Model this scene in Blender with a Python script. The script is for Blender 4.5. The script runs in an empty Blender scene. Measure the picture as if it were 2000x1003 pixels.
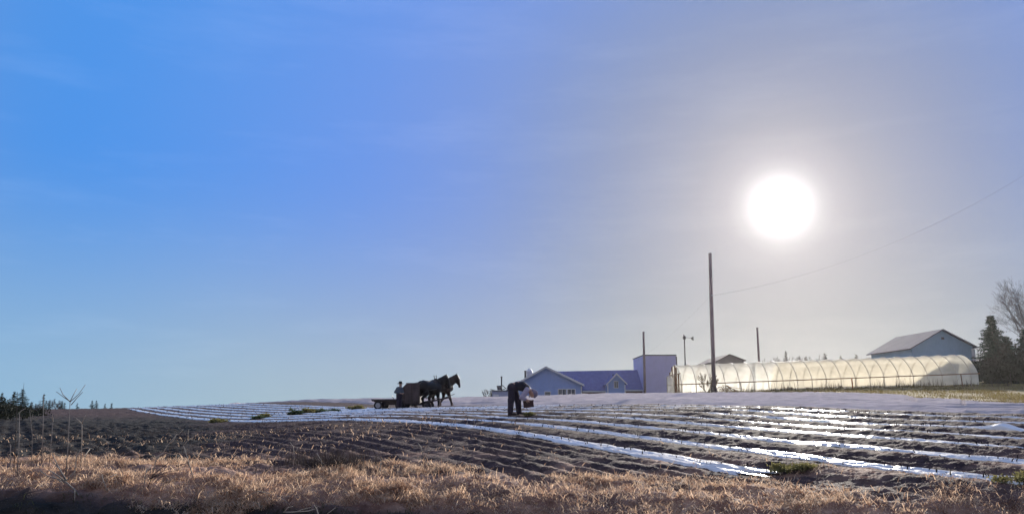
import bpy, math, random
import numpy as np
from mathutils import Vector, Matrix

C = bpy.context.scene
rng = np.random.default_rng(7)
R = random.Random(11)
EYE = 1.6
F = 1540.0
HORIZON = 790.0
PITCH = math.atan((HORIZON - 501.5) / F)

# ------------------------------------------------------------------ camera
cam = bpy.data.cameras.new('camera')
cam.sensor_width = 36.0
cam.lens = 36.0 * F / 2000.0
cam.clip_start = 0.1
cam.clip_end = 4000
camo = bpy.data.objects.new('camera', cam)
camo.location = (0, 0, EYE)
camo.rotation_euler = (math.pi / 2 + PITCH, 0, 0)
C.collection.objects.link(camo)
C.camera = camo


def ray(x, y):
    u = (x - 1000.0) / F
    v = (501.5 - y) / F
    cp, sp = math.cos(PITCH), math.sin(PITCH)
    return Vector((u, cp - v * sp, sp + v * cp))


def at(x, y, Y):
    """point on the ray through photo pixel (x, y) at forward distance Y"""
    d = ray(x, y)
    return Vector((d.x / d.y * Y, Y, EYE + d.z / d.y * Y))


SUN = ray(1525, 403).normalized()
SUN_EL = math.asin(SUN.z)
SUN_AZ = math.atan2(SUN.x, SUN.y)          # clockwise from +Y

# ------------------------------------------------------------------ world
world = bpy.data.worlds.new('World')
C.world = world
world.use_nodes = True
nt = world.node_tree
nt.nodes.clear()


def N(tree, typ, **kw):
    n = tree.nodes.new(typ)
    for k, v in kw.items():
        setattr(n, k, v)
    return n


def srgb(r, g, b):
    def f(c):
        c /= 255.0
        return c / 12.92 if c <= 0.04045 else ((c + 0.055) / 1.055) ** 2.4
    return (f(r), f(g), f(b), 1.0)


def ramp(tree, stops, interp='LINEAR'):
    n = tree.nodes.new('ShaderNodeValToRGB')
    cr = n.color_ramp
    cr.interpolation = interp
    while len(cr.elements) < len(stops):
        cr.elements.new(0.5)
    for e, (p, c) in zip(cr.elements, stops):
        e.position = p
        e.color = c
    return n


SKY_GAIN = 0.53
NISHITA = 0.05
tc = N(nt, 'ShaderNodeTexCoord')
dotn = N(nt, 'ShaderNodeVectorMath', operation='DOT_PRODUCT')
nt.links.new(tc.outputs['Generated'], dotn.inputs[0])
dotn.inputs[1].default_value = SUN
acos = N(nt, 'ShaderNodeMath', operation='ARCCOSINE')
nt.links.new(dotn.outputs['Value'], acos.inputs[0])
ang = N(nt, 'ShaderNodeMath', operation='MULTIPLY')      # angle from the sun, 0..1 = 0..100 degrees
nt.links.new(acos.outputs[0], ang.inputs[0])
ang.inputs[1].default_value = 180 / math.pi / 100.0
high = ramp(nt, [(0.0, srgb(205, 198, 202)), (0.04, srgb(174, 172, 180)), (0.08, srgb(152, 158, 182)),
                 (0.14, srgb(129, 149, 192)), (0.21, srgb(116, 150, 220)), (0.30, srgb(96, 148, 236)),
                 (0.42, srgb(70, 147, 234)), (0.52, srgb(34, 142, 236)), (0.70, srgb(126, 156, 200)), (1.0, srgb(165, 168, 188))], 'B_SPLINE')
low = ramp(nt, [(0.0, srgb(195, 190, 188)), (0.08, srgb(176, 174, 164)), (0.14, srgb(168, 173, 168)), (0.20, srgb(167, 178, 186)),
                (0.38, srgb(162, 187, 200)), (0.55, srgb(140, 184, 214)), (1.0, srgb(165, 175, 205))], 'LINEAR')
nt.links.new(ang.outputs[0], high.inputs[0])
nt.links.new(ang.outputs[0], low.inputs[0])
sep = N(nt, 'ShaderNodeSeparateXYZ')
nt.links.new(tc.outputs['Generated'], sep.inputs[0])
elm = N(nt, 'ShaderNodeMapRange', interpolation_type='SMOOTHSTEP')
nt.links.new(sep.outputs['Z'], elm.inputs['Value'])
elm.inputs['From Min'].default_value = -0.04
elm.inputs['From Max'].default_value = 0.30
mix = N(nt, 'ShaderNodeMix', data_type='RGBA')
nt.links.new(elm.outputs[0], mix.inputs['Factor'])
nt.links.new(low.outputs[0], mix.inputs['A'])
nt.links.new(high.outputs[0], mix.inputs['B'])
# the sun itself, blown out, with its aureole
disc = ramp(nt, [(0.0, (3, 2.9, 2.8, 1)), (0.014, (2.0, 1.95, 1.9, 1)), (0.0195, (0.50, 0.48, 0.47, 1)), (0.026, (0.24, 0.225, 0.22, 1)),
                 (0.036, (0.115, 0.105, 0.105, 1)), (0.055, (0.045, 0.040, 0.041, 1)), (0.11, (0.008, 0.008, 0.008, 1)), (0.18, (0, 0, 0, 1))], 'LINEAR')
nt.links.new(ang.outputs[0], disc.inputs[0])
addc = N(nt, 'ShaderNodeMix', data_type='RGBA', blend_type='ADD')
addc.inputs['Factor'].default_value = 1.0
nt.links.new(mix.outputs['Result'], addc.inputs['A'])
nt.links.new(disc.outputs[0], addc.inputs['B'])
cmap = N(nt, 'ShaderNodeMapping')
cmap.inputs['Scale'].default_value = (2.0, 2.0, 11.0)
cmap.inputs['Rotation'].default_value = (0.10, 0.05, 0.3)
nt.links.new(tc.outputs['Generated'], cmap.inputs['Vector'])
cn = N(nt, 'ShaderNodeTexNoise')
cn.inputs['Scale'].default_value = 2.2
cn.inputs['Detail'].default_value = 7
cn.inputs['Roughness'].default_value = 0.6
nt.links.new(cmap.outputs[0], cn.inputs['Vector'])
crr = ramp(nt, [(0.5, (0, 0, 0, 1)), (0.85, (0.055, 0.055, 0.05, 1))])
nt.links.new(cn.outputs['Fac'], crr.inputs[0])
addw = N(nt, 'ShaderNodeMix', data_type='RGBA', blend_type='ADD')
addw.inputs['Factor'].default_value = 1.0
nt.links.new(addc.outputs['Result'], addw.inputs['A'])
nt.links.new(crr.outputs[0], addw.inputs['B'])
bg1 = N(nt, 'ShaderNodeBackground')
bg1.inputs['Strength'].default_value = SKY_GAIN
nt.links.new(addw.outputs['Result'], bg1.inputs['Color'])
sky = N(nt, 'ShaderNodeTexSky', sky_type='NISHITA')
sky.sun_disc = False
sky.sun_elevation = SUN_EL
sky.sun_rotation = SUN_AZ
sky.air_density = 1.0
sky.dust_density = 1.0
bg2 = N(nt, 'ShaderNodeBackground')
bg2.inputs['Strength'].default_value = NISHITA
skmin = N(nt, 'ShaderNodeVectorMath', operation='MINIMUM')     # the exposure holds the glare round the sun down
nt.links.new(sky.outputs[0], skmin.inputs[0])
skmin.inputs[1].default_value = (0.5, 0.5, 0.55)
nt.links.new(skmin.outputs[0], bg2.inputs['Color'])
adds = N(nt, 'ShaderNodeAddShader')
nt.links.new(bg1.outputs[0], adds.inputs[0])
nt.links.new(bg2.outputs[0], adds.inputs[1])
wo = N(nt, 'ShaderNodeOutputWorld')
nt.links.new(adds.outputs[0], wo.inputs['Surface'])

# ------------------------------------------------------------------ sun lamp and exposure
sl = bpy.data.lights.new('sun', 'SUN')
sl.energy = 5.0
sl.angle = math.radians(0.5)
sl.color = (1.0, 0.93, 0.82)
so = bpy.data.objects.new('sun', sl)
so.rotation_euler = (-SUN).to_track_quat('-Z', 'Y').to_euler()
C.collection.objects.link(so)
C.view_settings.view_transform = 'Standard'
C.view_settings.look = 'None'
C.view_settings.exposure = 0.8
C.view_settings.gamma = 1.0
C.cycles.max_bounces = 10
C.cycles.transparent_max_bounces = 24
C.cycles.volume_bounces = 0
C.cycles.use_denoising = True


# ------------------------------------------------------------------ helpers
def tag(o, label=None, cat=None, group=None, kind=None):
    if label:
        o['label'] = label
    if cat:
        o['category'] = cat
    if group:
        o['group'] = group
    if kind:
        o['kind'] = kind
    return o


def empty(name, loc, label, cat, group=None, rz=0.0):
    o = bpy.data.objects.new(name, None)
    C.collection.objects.link(o)
    o.location = loc
    o.rotation_euler = (0, 0, rz)
    o.empty_display_size = 0.2
    return tag(o, label, cat, group)


def copy_tree(o, parent=None):
    c = o.copy()
    C.collection.objects.link(c)
    c.parent = parent
    for ch in list(o.children):
        copy_tree(ch, c)
    return c


def link(name, mesh, parent=None, material=None, smooth=True):
    o = bpy.data.objects.new(name, mesh)
    C.collection.objects.link(o)
    if parent:
        o.parent = parent
    if material:
        mesh.materials.append(material)
    if smooth and len(mesh.polygons):
        mesh.polygons.foreach_set('use_smooth', np.ones(len(mesh.polygons), dtype=bool))
    return o


def np_mesh(name, verts, faces):
    """verts (n,3); faces (m,k) of one size k, fast"""
    verts = np.asarray(verts, dtype=np.float32)
    faces = np.asarray(faces, dtype=np.int32)
    me = bpy.data.meshes.new(name)
    k = faces.shape[1]
    me.vertices.add(len(verts))
    me.vertices.foreach_set('co', verts.ravel())
    me.loops.add(faces.size)
    me.loops.foreach_set('vertex_index', faces.ravel())
    me.polygons.add(len(faces))
    me.polygons.foreach_set('loop_start', np.arange(0, faces.size, k, dtype=np.int32))
    me.update(calc_edges=True)
    me.validate()
    return me


class MB:
    """collects shapes for one mesh object"""

    def __init__(s):
        s.v = []
        s.f = []

    def add(s, vs, fs):
        b = len(s.v)
        s.v += [tuple(p) for p in vs]
        s.f += [tuple(i + b for i in f) for f in fs]
        return s

    def box(s, lo, hi, m=None):
        x0, y0, z0 = lo
        x1, y1, z1 = hi
        vs = [Vector(p) for p in ((x0, y0, z0), (x1, y0, z0), (x1, y1, z0), (x0, y1, z0),
                                  (x0, y0, z1), (x1, y0, z1), (x1, y1, z1), (x0, y1, z1))]
        if m:
            vs = [m @ p for p in vs]
        return s.add(vs, [(0, 3, 2, 1), (4, 5, 6, 7), (0, 1, 5, 4), (1, 2, 6, 5), (2, 3, 7, 6), (3, 0, 4, 7)])

    def prism(s, poly, off):
        """extrude polygon (list of points) by vector off"""
        n = len(poly)
        off = Vector(off)
        vs = [Vector(p) for p in poly] + [Vector(p) + off for p in poly]
        fs = [tuple(range(n))[::-1], tuple(range(n, 2 * n))]
        fs += [(i, (i + 1) % n, (i + 1) % n + n, i + n) for i in range(n)]
        return s.add(vs, fs)

    def tube(s, pts, radii, n=8, cap=True):
        pts = [Vector(p) for p in pts]
        if not hasattr(radii, '__len__'):
            radii = [radii] * len(pts)
        b = len(s.v)
        t0 = (pts[1] - pts[0]).normalized()
        ref = Vector((0, 0, 1)) if abs(t0.z) < 0.9 else Vector((0, 1, 0))
        side = t0.cross(ref).normalized()
        for i, p in enumerate(pts):
            t = (pts[min(i + 1, len(pts) - 1)] - pts[max(i - 1, 0)]).normalized()
            side = (side - t * side.dot(t))
            if side.length < 1e-6:
                side = t.orthogonal()
            side.normalize()
            up = side.cross(t)
            for k in range(n):
                a = 2 * math.pi * k / n
                s.v.append(tuple(p + (side * math.cos(a) + up * math.sin(a)) * radii[i]))
        for i in range(len(pts) - 1):
            for k in range(n):
                k2 = (k + 1) % n
                s.f.append((b + i * n + k, b + i * n + k2, b + (i + 1) * n + k2, b + (i + 1) * n + k))
        if cap:
            s.f.append(tuple(b + k for k in range(n))[::-1])
            s.f.append(tuple(b + (len(pts) - 1) * n + k for k in range(n)))
        return s

    def lathe(s, prof, center, axis='Z', n=16, cap=True):
        """prof: list of (radius, height)"""
        b = len(s.v)
        c = Vector(center)
        for r_, h in prof:
            for k in range(n):
                a = 2 * math.pi * k / n
                x, y = r_ * math.cos(a), r_ * math.sin(a)
                p = {'Z': (x, y, h), 'Y': (x, h, y), 'X': (h, x, y)}[axis]
                s.v.append(tuple(c + Vector(p)))
        for i in range(len(prof) - 1):
            for k in range(n):
                k2 = (k + 1) % n
                s.f.append((b + i * n + k, b + i * n + k2, b + (i + 1) * n + k2, b + (i + 1) * n + k))
        if cap:
            s.f.append(tuple(b + k for k in range(n))[::-1])
            s.f.append(tuple(b + (len(prof) - 1) * n + k for k in range(n)))
        return s

    def build(s, name, material, parent=None, smooth=False):
        me = bpy.data.meshes.new(name)
        me.from_pydata(s.v, [], s.f)
        me.update()
        return link(name, me, parent, material, smooth)


def mat(name, col, rough=0.8, var=0.25, scale=6.0, bump=0.0, bscale=None, spec=0.3, metal=0.0, col2=None,
        trans=0.0, stretch=(1, 1, 1), sheen=0.0):
    """procedural material: colour varied by two noises, optional bump and translucency"""
    m = bpy.data.materials.new(name)
    m.use_nodes = True
    t = m.node_tree
    b = t.nodes['Principled BSDF']
    b.inputs['Roughness'].default_value = rough
    b.inputs['Specular IOR Level'].default_value = spec
    b.inputs['Metallic'].default_value = metal
    if sheen:
        b.inputs['Sheen Weight'].default_value = sheen
        b.inputs['Sheen Roughness'].default_value = 0.6
    co = N(t, 'ShaderNodeTexCoord')
    mp = N(t, 'ShaderNodeMapping')
    mp.inputs['Scale'].default_value = stretch
    t.links.new(co.outputs['Object'], mp.inputs['Vector'])
    nz = N(t, 'ShaderNodeTexNoise')
    nz.inputs['Scale'].default_value = scale
    nz.inputs['Detail'].default_value = 8
    nz.inputs['Roughness'].default_value = 0.65
    t.links.new(mp.outputs[0], nz.inputs['Vector'])
    c2 = col2 if col2 else tuple(min(1, c * (1 + var)) for c in col)
    c1 = col if col2 else tuple(c * (1 - var) for c in col)
    rp = ramp(t, [(0.34, (*c1, 1)), (0.66, (*c2, 1))])
    t.links.new(nz.outputs['Fac'], rp.inputs[0])
    t.links.new(rp.outputs[0], b.inputs['Base Color'])
    if bump:
        n2 = N(t, 'ShaderNodeTexNoise')
        n2.inputs['Scale'].default_value = bscale or scale * 4
        n2.inputs['Detail'].default_value = 6
        t.links.new(mp.outputs[0], n2.inputs['Vector'])
        bp = N(t, 'ShaderNodeBump')
        bp.inputs['Strength'].default_value = bump
        bp.inputs['Distance'].default_value = 0.05
        t.links.new(n2.outputs['Fac'], bp.inputs['Height'])
        t.links.new(bp.outputs[0], b.inputs['Normal'])
    if trans:
        tl = N(t, 'ShaderNodeBsdfTranslucent')
        t.links.new(rp.outputs[0], tl.inputs['Color'])
        mx = N(t, 'ShaderNodeMixShader')
        mx.inputs[0].default_value = trans
        t.links.new(b.outputs[0], mx.inputs[1])
        t.links.new(tl.outputs[0], mx.inputs[2])
        t.links.new(mx.outputs[0], t.nodes['Material Output'].inputs['Surface'])
    return m


def boards(m, scale, strength=0.4, axis='X', dark=0.75):
    """add vertical board / rib grooves to a material along an axis"""
    t = m.node_tree
    b = t.nodes['Principled BSDF']
    co = N(t, 'ShaderNodeTexCoord')
    w = N(t, 'ShaderNodeTexWave', wave_type='BANDS', bands_direction=axis, wave_profile='SAW')
    w.inputs['Scale'].default_value = scale
    t.links.new(co.outputs['Object'], w.inputs['Vector'])
    rp = ramp(t, [(0.0, (dark, dark, dark, 1)), (0.10, (1, 1, 1, 1)), (1.0, (0.94, 0.94, 0.94, 1))])
    t.links.new(w.outputs['Fac'], rp.inputs[0])
    old = b.inputs['Base Color'].links[0].from_socket
    mx = N(t, 'ShaderNodeMix', data_type='RGBA', blend_type='MULTIPLY')
    mx.inputs['Factor'].default_value = 1
    t.links.new(old, mx.inputs['A'])
    t.links.new(rp.outputs[0], mx.inputs['B'])
    t.links.new(mx.outputs['Result'], b.inputs['Base Color'])
    bp = N(t, 'ShaderNodeBump')
    bp.inputs['Strength'].default_value = strength
    bp.inputs['Distance'].default_value = 0.03
    t.links.new(w.outputs['Fac'], bp.inputs['Height'])
    t.links.new(bp.outputs[0], b.inputs['Normal'])
    return m


# value noise in numpy
_perm = rng.random((256, 256)).astype(np.float32)


def vnoise(x, y):
    xi = np.floor(x).astype(int)
    yi = np.floor(y).astype(int)
    fx = x - xi
    fy = y - yi
    fx = fx * fx * (3 - 2 * fx)
    fy = fy * fy * (3 - 2 * fy)
    g = lambda a, b: _perm[a & 255, b & 255]
    return ((g(xi, yi) * (1 - fx) + g(xi + 1, yi) * fx) * (1 - fy) + (g(xi, yi + 1) * (1 - fx) + g(xi + 1, yi + 1) * fx) * fy) * 2 - 1


def fbm(x, y, oct=4, gain=0.5):
    s = 0
    a = 1.0
    for i in range(oct):
        s = s + a * vnoise(x + 17.3 * i, y - 9.1 * i)
        x = x * 2.03
        y = y * 2.03
        a *= gain
    return s


# ------------------------------------------------------------------ terrain heights
def zpx(x, y, Y):
    return at(x, y, Y).z


# column: photo x -> list of (Y, photo row) where the ground is seen; then hidden heights (Y, z)
COLS = {
    -700: ([(9.5, 930), (12, 903), (16, 880), (22, 855), (30, 835), (45, 815), (60, 805), (80, 800)], [(120, -1.0), (200, -3.5), (400, -9), (800, -18)]),
    100: ([(9.5, 936), (12, 905), (16, 880), (22, 857), (30, 839), (45, 822), (60, 809), (80, 797)], [(120, 0.0), (200, -3), (400, -8.5), (800, -18)]),
    300: ([(9.5, 945), (12, 915), (16, 885), (22, 861), (30, 844), (45, 828), (66, 810), (76, 801), (90, 793.5)], [(120, 0.7), (200, -2), (400, -8), (800, -18)]),
    480: ([(9.5, 956), (12, 920), (16, 880), (22, 851), (30, 837), (39.6, 824.5), (48, 815), (60, 802), (70, 793), (80, 786.5)], [(120, 1.4), (200, -1), (400, -8), (800, -18)]),
    640: ([(9.5, 965), (12, 926), (15, 882), (20, 843), (29, 816), (36, 810), (45, 802), (55, 795), (78, 780)], [(120, 1.8), (200, -0.5), (400, -8), (800, -18)]),
    800: ([(9.5, 977), (12, 928), (15, 880), (18, 848), (22.7, 822), (26, 813), (32, 805), (40, 799), (49, 799), (60, 790), (77, 780)], [(120, 2.0), (200, 0), (400, -8), (800, -18)]),
    1000: ([(9.5, 990), (12, 928), (15, 880), (18, 848), (20.6, 826), (23.2, 820), (25.8, 813), (28.4, 805), (34, 796), (42, 792), (52, 784), (66, 776)], [(90, 2.2), (120, 1.9), (200, 0), (400, -8), (800, -18)]),
    1250: ([(9.5, 1000), (12, 931), (14.3, 887), (16.4, 856), (18.5, 834), (20.5, 819), (22.6, 810), (24.7, 802), (26.8, 795), (32, 788), (45, 781), (66, 770)], [(90, 2.5), (120, 2.2), (200, 1), (400, -6), (800, -18)]),
    1500: ([(9.5, 1003), (12, 928), (13.5, 889), (15.2, 861), (16.95, 841), (18.6, 831), (20.4, 820), (22.1, 806), (24, 797), (32, 788), (50, 775), (65, 769), (80, 763), (90, 758)], [(140, 5.0), (250, 7), (400, 4), (800, -6)]),
    1750: ([(9.5, 985), (11.2, 934), (12.2, 900), (13.7, 869), (15.3, 851), (16.8, 839), (18.4, 830), (20, 813), (21.6, 804), (30, 791), (45, 779), (56, 770), (68, 763), (80, 754), (90, 749)], [(140, 6.0), (250, 8), (400, 5), (800, -6)]),
    2000: ([(9.2, 985), (10.2, 943), (11.3, 904), (12.6, 879), (13.9, 859), (15.2, 846), (16.5, 828), (17.7, 816), (19, 808), (26, 799), (40, 789), (55, 778), (65, 767), (80, 754), (95, 748)], [(140, 6.0), (250, 8), (400, 5), (800, -6)]),
    2500: ([(9.2, 985), (11.3, 904), (13.9, 859), (16.5, 828), (19, 808), (26, 798), (40, 787), (60, 770), (80, 754), (95, 748)], [(140, 6.0), (250, 8), (400, 5), (800, -6)]),
}
CU = []
CZ = []
LV = np.linspace(math.log(3.0), math.log(800.0), 420)
for px in sorted(COLS):
    vis, hid = COLS[px]
    pts = [(3.0, -0.02), (4.2, -0.05), (5.2, -0.55), (6.0, -0.8), (6.9, -0.75), (7.8, zpx(px, vis[0][1], vis[0][0]) - 0.62)]
    cr_ = float(np.interp(px, [700, 920, 1100, 1250], [10.6, 10.5, 10.1, 9.4]))
    pts = pts[:-1] + [(cr_ - 1.5, zpx(px, vis[0][1], cr_) - 0.85), (cr_, zpx(px, vis[0][1], cr_))]
    pts += [(Y, zpx(px, y, Y)) for Y, y in vis if Y > cr_ + 0.3] + hid
    lx = np.log([p[0] for p in pts])
    zz = np.interp(LV, lx, [p[1] for p in pts])
    CU.append(ray(px, HORIZON).x / ray(px, HORIZON).y)
    CZ.append(zz)
CU = np.array(CU)
CZ = np.array(CZ)
UG = np.linspace(-1.35, 1.35, 541)
ZG = np.empty((len(UG), len(LV)))
for j in range(len(LV)):
    ZG[:, j] = np.interp(UG, CU, CZ[:, j])


def smooth1(a, k, axis):
    ker = np.exp(-0.5 * (np.arange(-3 * k, 3 * k + 1) / k) ** 2)
    ker /= ker.sum()
    pad = [(0, 0), (0, 0)]
    pad[axis] = (3 * k, 3 * k)
    ap = np.pad(a, pad, mode='edge')
    return np.apply_along_axis(lambda r_: np.convolve(r_, ker, 'valid'), axis, ap)


ZG = smooth1(ZG, 12, 0)
ZG = smooth1(ZG, 3, 1)


def H(X, Y):
    """smooth ground height, numpy or scalar"""
    X = np.asarray(X, dtype=float)
    Y = np.asarray(Y, dtype=float)
    fu = np.clip((X / np.maximum(Y, 0.1) + 1.35) / 2.7 * 540, 0, 539.999)
    fv = np.clip((np.log(np.maximum(Y, 3.0)) - LV[0]) / (LV[-1] - LV[0]) * (len(LV) - 1), 0, len(LV) - 1.001)
    i = fu.astype(int)
    j = fv.astype(int)
    a = fu - i
    b = fv - j
    return (ZG[i, j] * (1 - a) + ZG[i + 1, j] * a) * (1 - b) + (ZG[i, j + 1] * (1 - a) + ZG[i + 1, j + 1] * a) * b


SL = 0.62                       # rows run towards (-0.62, 1)


def row_a(X, Y):
    return X + SL * Y


ROWS = [11.18, 12.79, 14.4, 16.0, 17.6, 19.3, 20.9, 22.5]


def sheet_near(u):
    """forward distance of the near edge of the white row cover at X/Y = u"""
    a = np.interp(u, [-0.36, -0.2, -0.05, 0.05, 0.15, 0.3, 0.9], [27.0, 27.6, 27.0, 25.4, 24.4, 24.0, 24.0])
    return a / (u + SL)


def grass_edge(u):
    return np.interp(u, [-1.3, -0.6, -0.42, -0.25, 0, 0.16, 0.32, 0.5, 0.64, 1.3], [14.5, 14.0, 13.6, 12.9, 12.4, 12.0, 11.3, 10.6, 9.9, 9.5])


def crest(u):
    return np.interp(u, [-0.19, -0.05, 0.06, 0.16], [10.6, 10.5, 10.1, 9.4])


def micro(X, Y):
    """clods, furrows and tussocks on top of the smooth ground"""
    u = X / np.maximum(Y, 0.1)
    a = row_a(X, Y)
    s_ = -X * 0.527 + Y * 0.85
    ge = grass_edge(u) + 0.35 * vnoise(X * 1.3, Y * 1.3)
    grass = np.clip((ge - Y) / 0.8, 0, 1)
    far = np.clip((Y - 30) / 50, 0, 1)
    soil = 0.016 * fbm(a * 9.0, s_ * 4.5, 3) + 0.016 * np.abs(fbm(a * 17.0, s_ * 10, 2)) * (1 - 0.6 * far)
    furrow = 0.05 * np.sin(a * 2 * math.pi / 0.55 + 0.8 * vnoise(s_ * 0.5, a * 0.4)) * (0.5 + 0.5 * vnoise(s_ * 0.7, a * 1.1))
    furrow = furrow * np.clip((11.1 - a) / 0.7, 0, 1)
    ridge = 0.085 * (0.5 - 0.5 * np.cos((a - 11.18) * 2 * math.pi / 1.615)) ** 1.2 * np.clip((a - 11.3) / 0.3, 0, 1) * np.clip((24.2 - a) / 0.8, 0, 1)
    furrow = furrow + ridge * (0.8 + 0.3 * vnoise(s_ * 0.8, a)) * (1 - 0.55 * np.clip((Y - 24) / 16, 0, 1)) * (1 - 0.5 * np.clip((Y - 32) / 12, 0, 1))
    tuss = 0.05 * fbm(X * 2.6, Y * 2.6, 3) + 0.03 * fbm(X * 8, Y * 8, 2)
    weeds = np.clip((-u - 0.36) / 0.1, 0, 1) * 0.055 * fbm(X * 1.8, Y * 1.8, 4)
    return grass * tuss + (1 - grass) * (soil + furrow + weeds), grass


# ------------------------------------------------------------------ ground sheet
nu, nv = 620, 760
us = np.linspace(-1.3, 1.3, nu)
vs_ = np.concatenate([np.linspace(math.log(3.0), math.log(8.0), 70)[:-1], np.linspace(math.log(8.0), math.log(45), 540)[:-1],
                      np.linspace(math.log(45), math.log(460), nv - 538 - 70)])
nv = len(vs_)
U, V = np.meshgrid(us, vs_)
GY = np.exp(V)
GX = U * GY
mz, gr = micro(GX, GY)
GZ = H(GX, GY) + mz
idx = np.arange(nu * nv).reshape(nv, nu)
faces = np.stack([idx[:-1, :-1], idx[:-1, 1:], idx[1:, 1:], idx[1:, :-1]], -1).reshape(-1, 4)
gme = np_mesh('ground', np.stack([GX, GY, GZ], -1).reshape(-1, 3), faces)
# which cover grows where: R straw grass, G rough green-brown pasture, B dark weeds and the bank's painted shade (rest is bare soil)
u_ = U
straw = gr * np.clip((GY - crest(U) + 0.35) / 0.3, 0, 1) * np.clip(0.75 + 0.5 * fbm(GX * 0.9, GY * 0.9, 3), 0, 1)
straw = np.maximum(straw, np.clip(1.15 - np.abs(GY - grass_edge(U) - 0.9) / 1.6, 0, 1) * np.clip(0.2 + 0.9 * fbm(GX * 1.2, GY * 1.8, 4), 0, 1) * 0.9)
past = np.clip((U - 0.12) / 0.1, 0, 1) * np.clip((GY - np.interp(U, [0.1, 0.3, 0.5, 0.66], [66, 64, 50, 36])) / 5, 0, 1)
past = np.maximum(past, np.clip((GY - 95) / 10, 0, 1))
bank = np.clip((crest(U) - 0.1 - GY) / 0.4, 0, 1) * np.clip((GY - 5) / 0.5, 0, 1)  # ditch bank, its shade painted in as a dark cover
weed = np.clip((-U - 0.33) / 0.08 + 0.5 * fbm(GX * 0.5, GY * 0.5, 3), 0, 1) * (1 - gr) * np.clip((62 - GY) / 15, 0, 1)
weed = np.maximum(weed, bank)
rgba = np.stack([straw, past, weed, np.ones_like(straw)], -1).reshape(-1, 4).astype(np.float32)
att = gme.color_attributes.new('cover', 'FLOAT_COLOR', 'POINT')
att.data.foreach_set('color', rgba.ravel())

gm = bpy.data.materials.new('field ground')
gm.use_nodes = True
t = gm.node_tree
b = t.nodes['Principled BSDF']
b.inputs['Roughness'].default_value = 0.85
b.inputs['Specular IOR Level'].default_value = 0.05
co = N(t, 'ShaderNodeTexCoord')
ca = N(t, 'ShaderNodeVertexColor', layer_name='cover')
sp = N(t, 'ShaderNodeSeparateColor')
t.links.new(ca.outputs['Color'], sp.inputs[0])


def noise_col(scale, c1, c2, lo=0.35, hi=0.65):
    nz = N(t, 'ShaderNodeTexNoise')
    nz.inputs['Scale'].default_value = scale
    nz.inputs['Detail'].default_value = 8
    nz.inputs['Roughness'].default_value = 0.7
    t.links.new(co.outputs['Object'], nz.inputs['Vector'])
    rp = ramp(t, [(lo, (*c1, 1)), (hi, (*c2, 1))])
    t.links.new(nz.outputs['Fac'], rp.inputs[0])
    return rp.outputs[0]


soil_c = noise_col(5.0, (0.034, 0.022, 0.023), (0.108, 0.071, 0.070))
straw_c = noise_col(3.0, (0.18, 0.09, 0.065), (0.58, 0.37, 0.27))
past_c = noise_col(1.2, (0.14, 0.10, 0.045), (0.26, 0.20, 0.09))
weed_shade_c = noise_col(2.5, (0.012, 0.014, 0.015), (0.055, 0.047, 0.042))  # dark bluish tone, weeds and the painted shade of the bank
cur = soil_c
for ch, col in (('Blue', weed_shade_c), ('Green', past_c), ('Red', straw_c)):
    mx = N(t, 'ShaderNodeMix', data_type='RGBA')
    t.links.new(sp.outputs[ch], mx.inputs['Factor'])
    t.links.new(cur, mx.inputs['A'])
    t.links.new(col, mx.inputs['B'])
    cur = mx.outputs['Result']
t.links.new(cur, b.inputs['Base Color'])
n2 = N(t, 'ShaderNodeTexNoise')
n2.inputs['Scale'].default_value = 34
n2.inputs['Detail'].default_value = 8
t.links.new(co.outputs['Object'], n2.inputs['Vector'])
bp = N(t, 'ShaderNodeBump')
bp.inputs['Strength'].default_value = 0.6
bp.inputs['Distance'].default_value = 0.06
t.links.new(n2.outputs['Fac'], bp.inputs['Height'])
t.links.new(bp.outputs[0], b.inputs['Normal'])
ground = tag(link('ground', gme, None, gm), kind='structure')

road_m = mat('gravel road', (0.16, 0.14, 0.12), 0.9, 0.3, 20, 0.5)
rv = [(-60, -40, -0.03), (60, -40, -0.03), (60, 3.0, -0.03), (-60, 3.0, -0.03)]
road = MB().add(rv, [(0, 1, 2, 3)]).build('road', road_m)
tag(road, kind='structure')


def full_h(X, Y):
    return H(X, Y) + micro(np.asarray(X, float), np.asarray(Y, float))[0]


# ------------------------------------------------------------------ white plastic mulch strips
plastic = mat('mulch plastic', (0.80, 0.75, 0.71), 0.25, 0.14, 2.2, 0.25, 9.0, spec=0.7, stretch=(1, 1, 1))
STRIP_LABELS = [
    'white plastic mulch strip nearest the dry grass, its frayed end by the green weed heap',
    'shiny white mulch strip second from the dry grass, crumpled at its far right end',
    'glossy white mulch strip third from the dry grass verge',
    'white mulch strip fourth from the dry grass, beside the boots of the bent man',
    'white mulch strip fifth from the dry grass, just beyond the bent man',
    'white mulch strip sixth from the dry grass, with a lifted fold at right',
    'white mulch strip second from the big row cover, lined with dark stubble',
    'white mulch strip right along the near edge of the big row cover',
]


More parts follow.
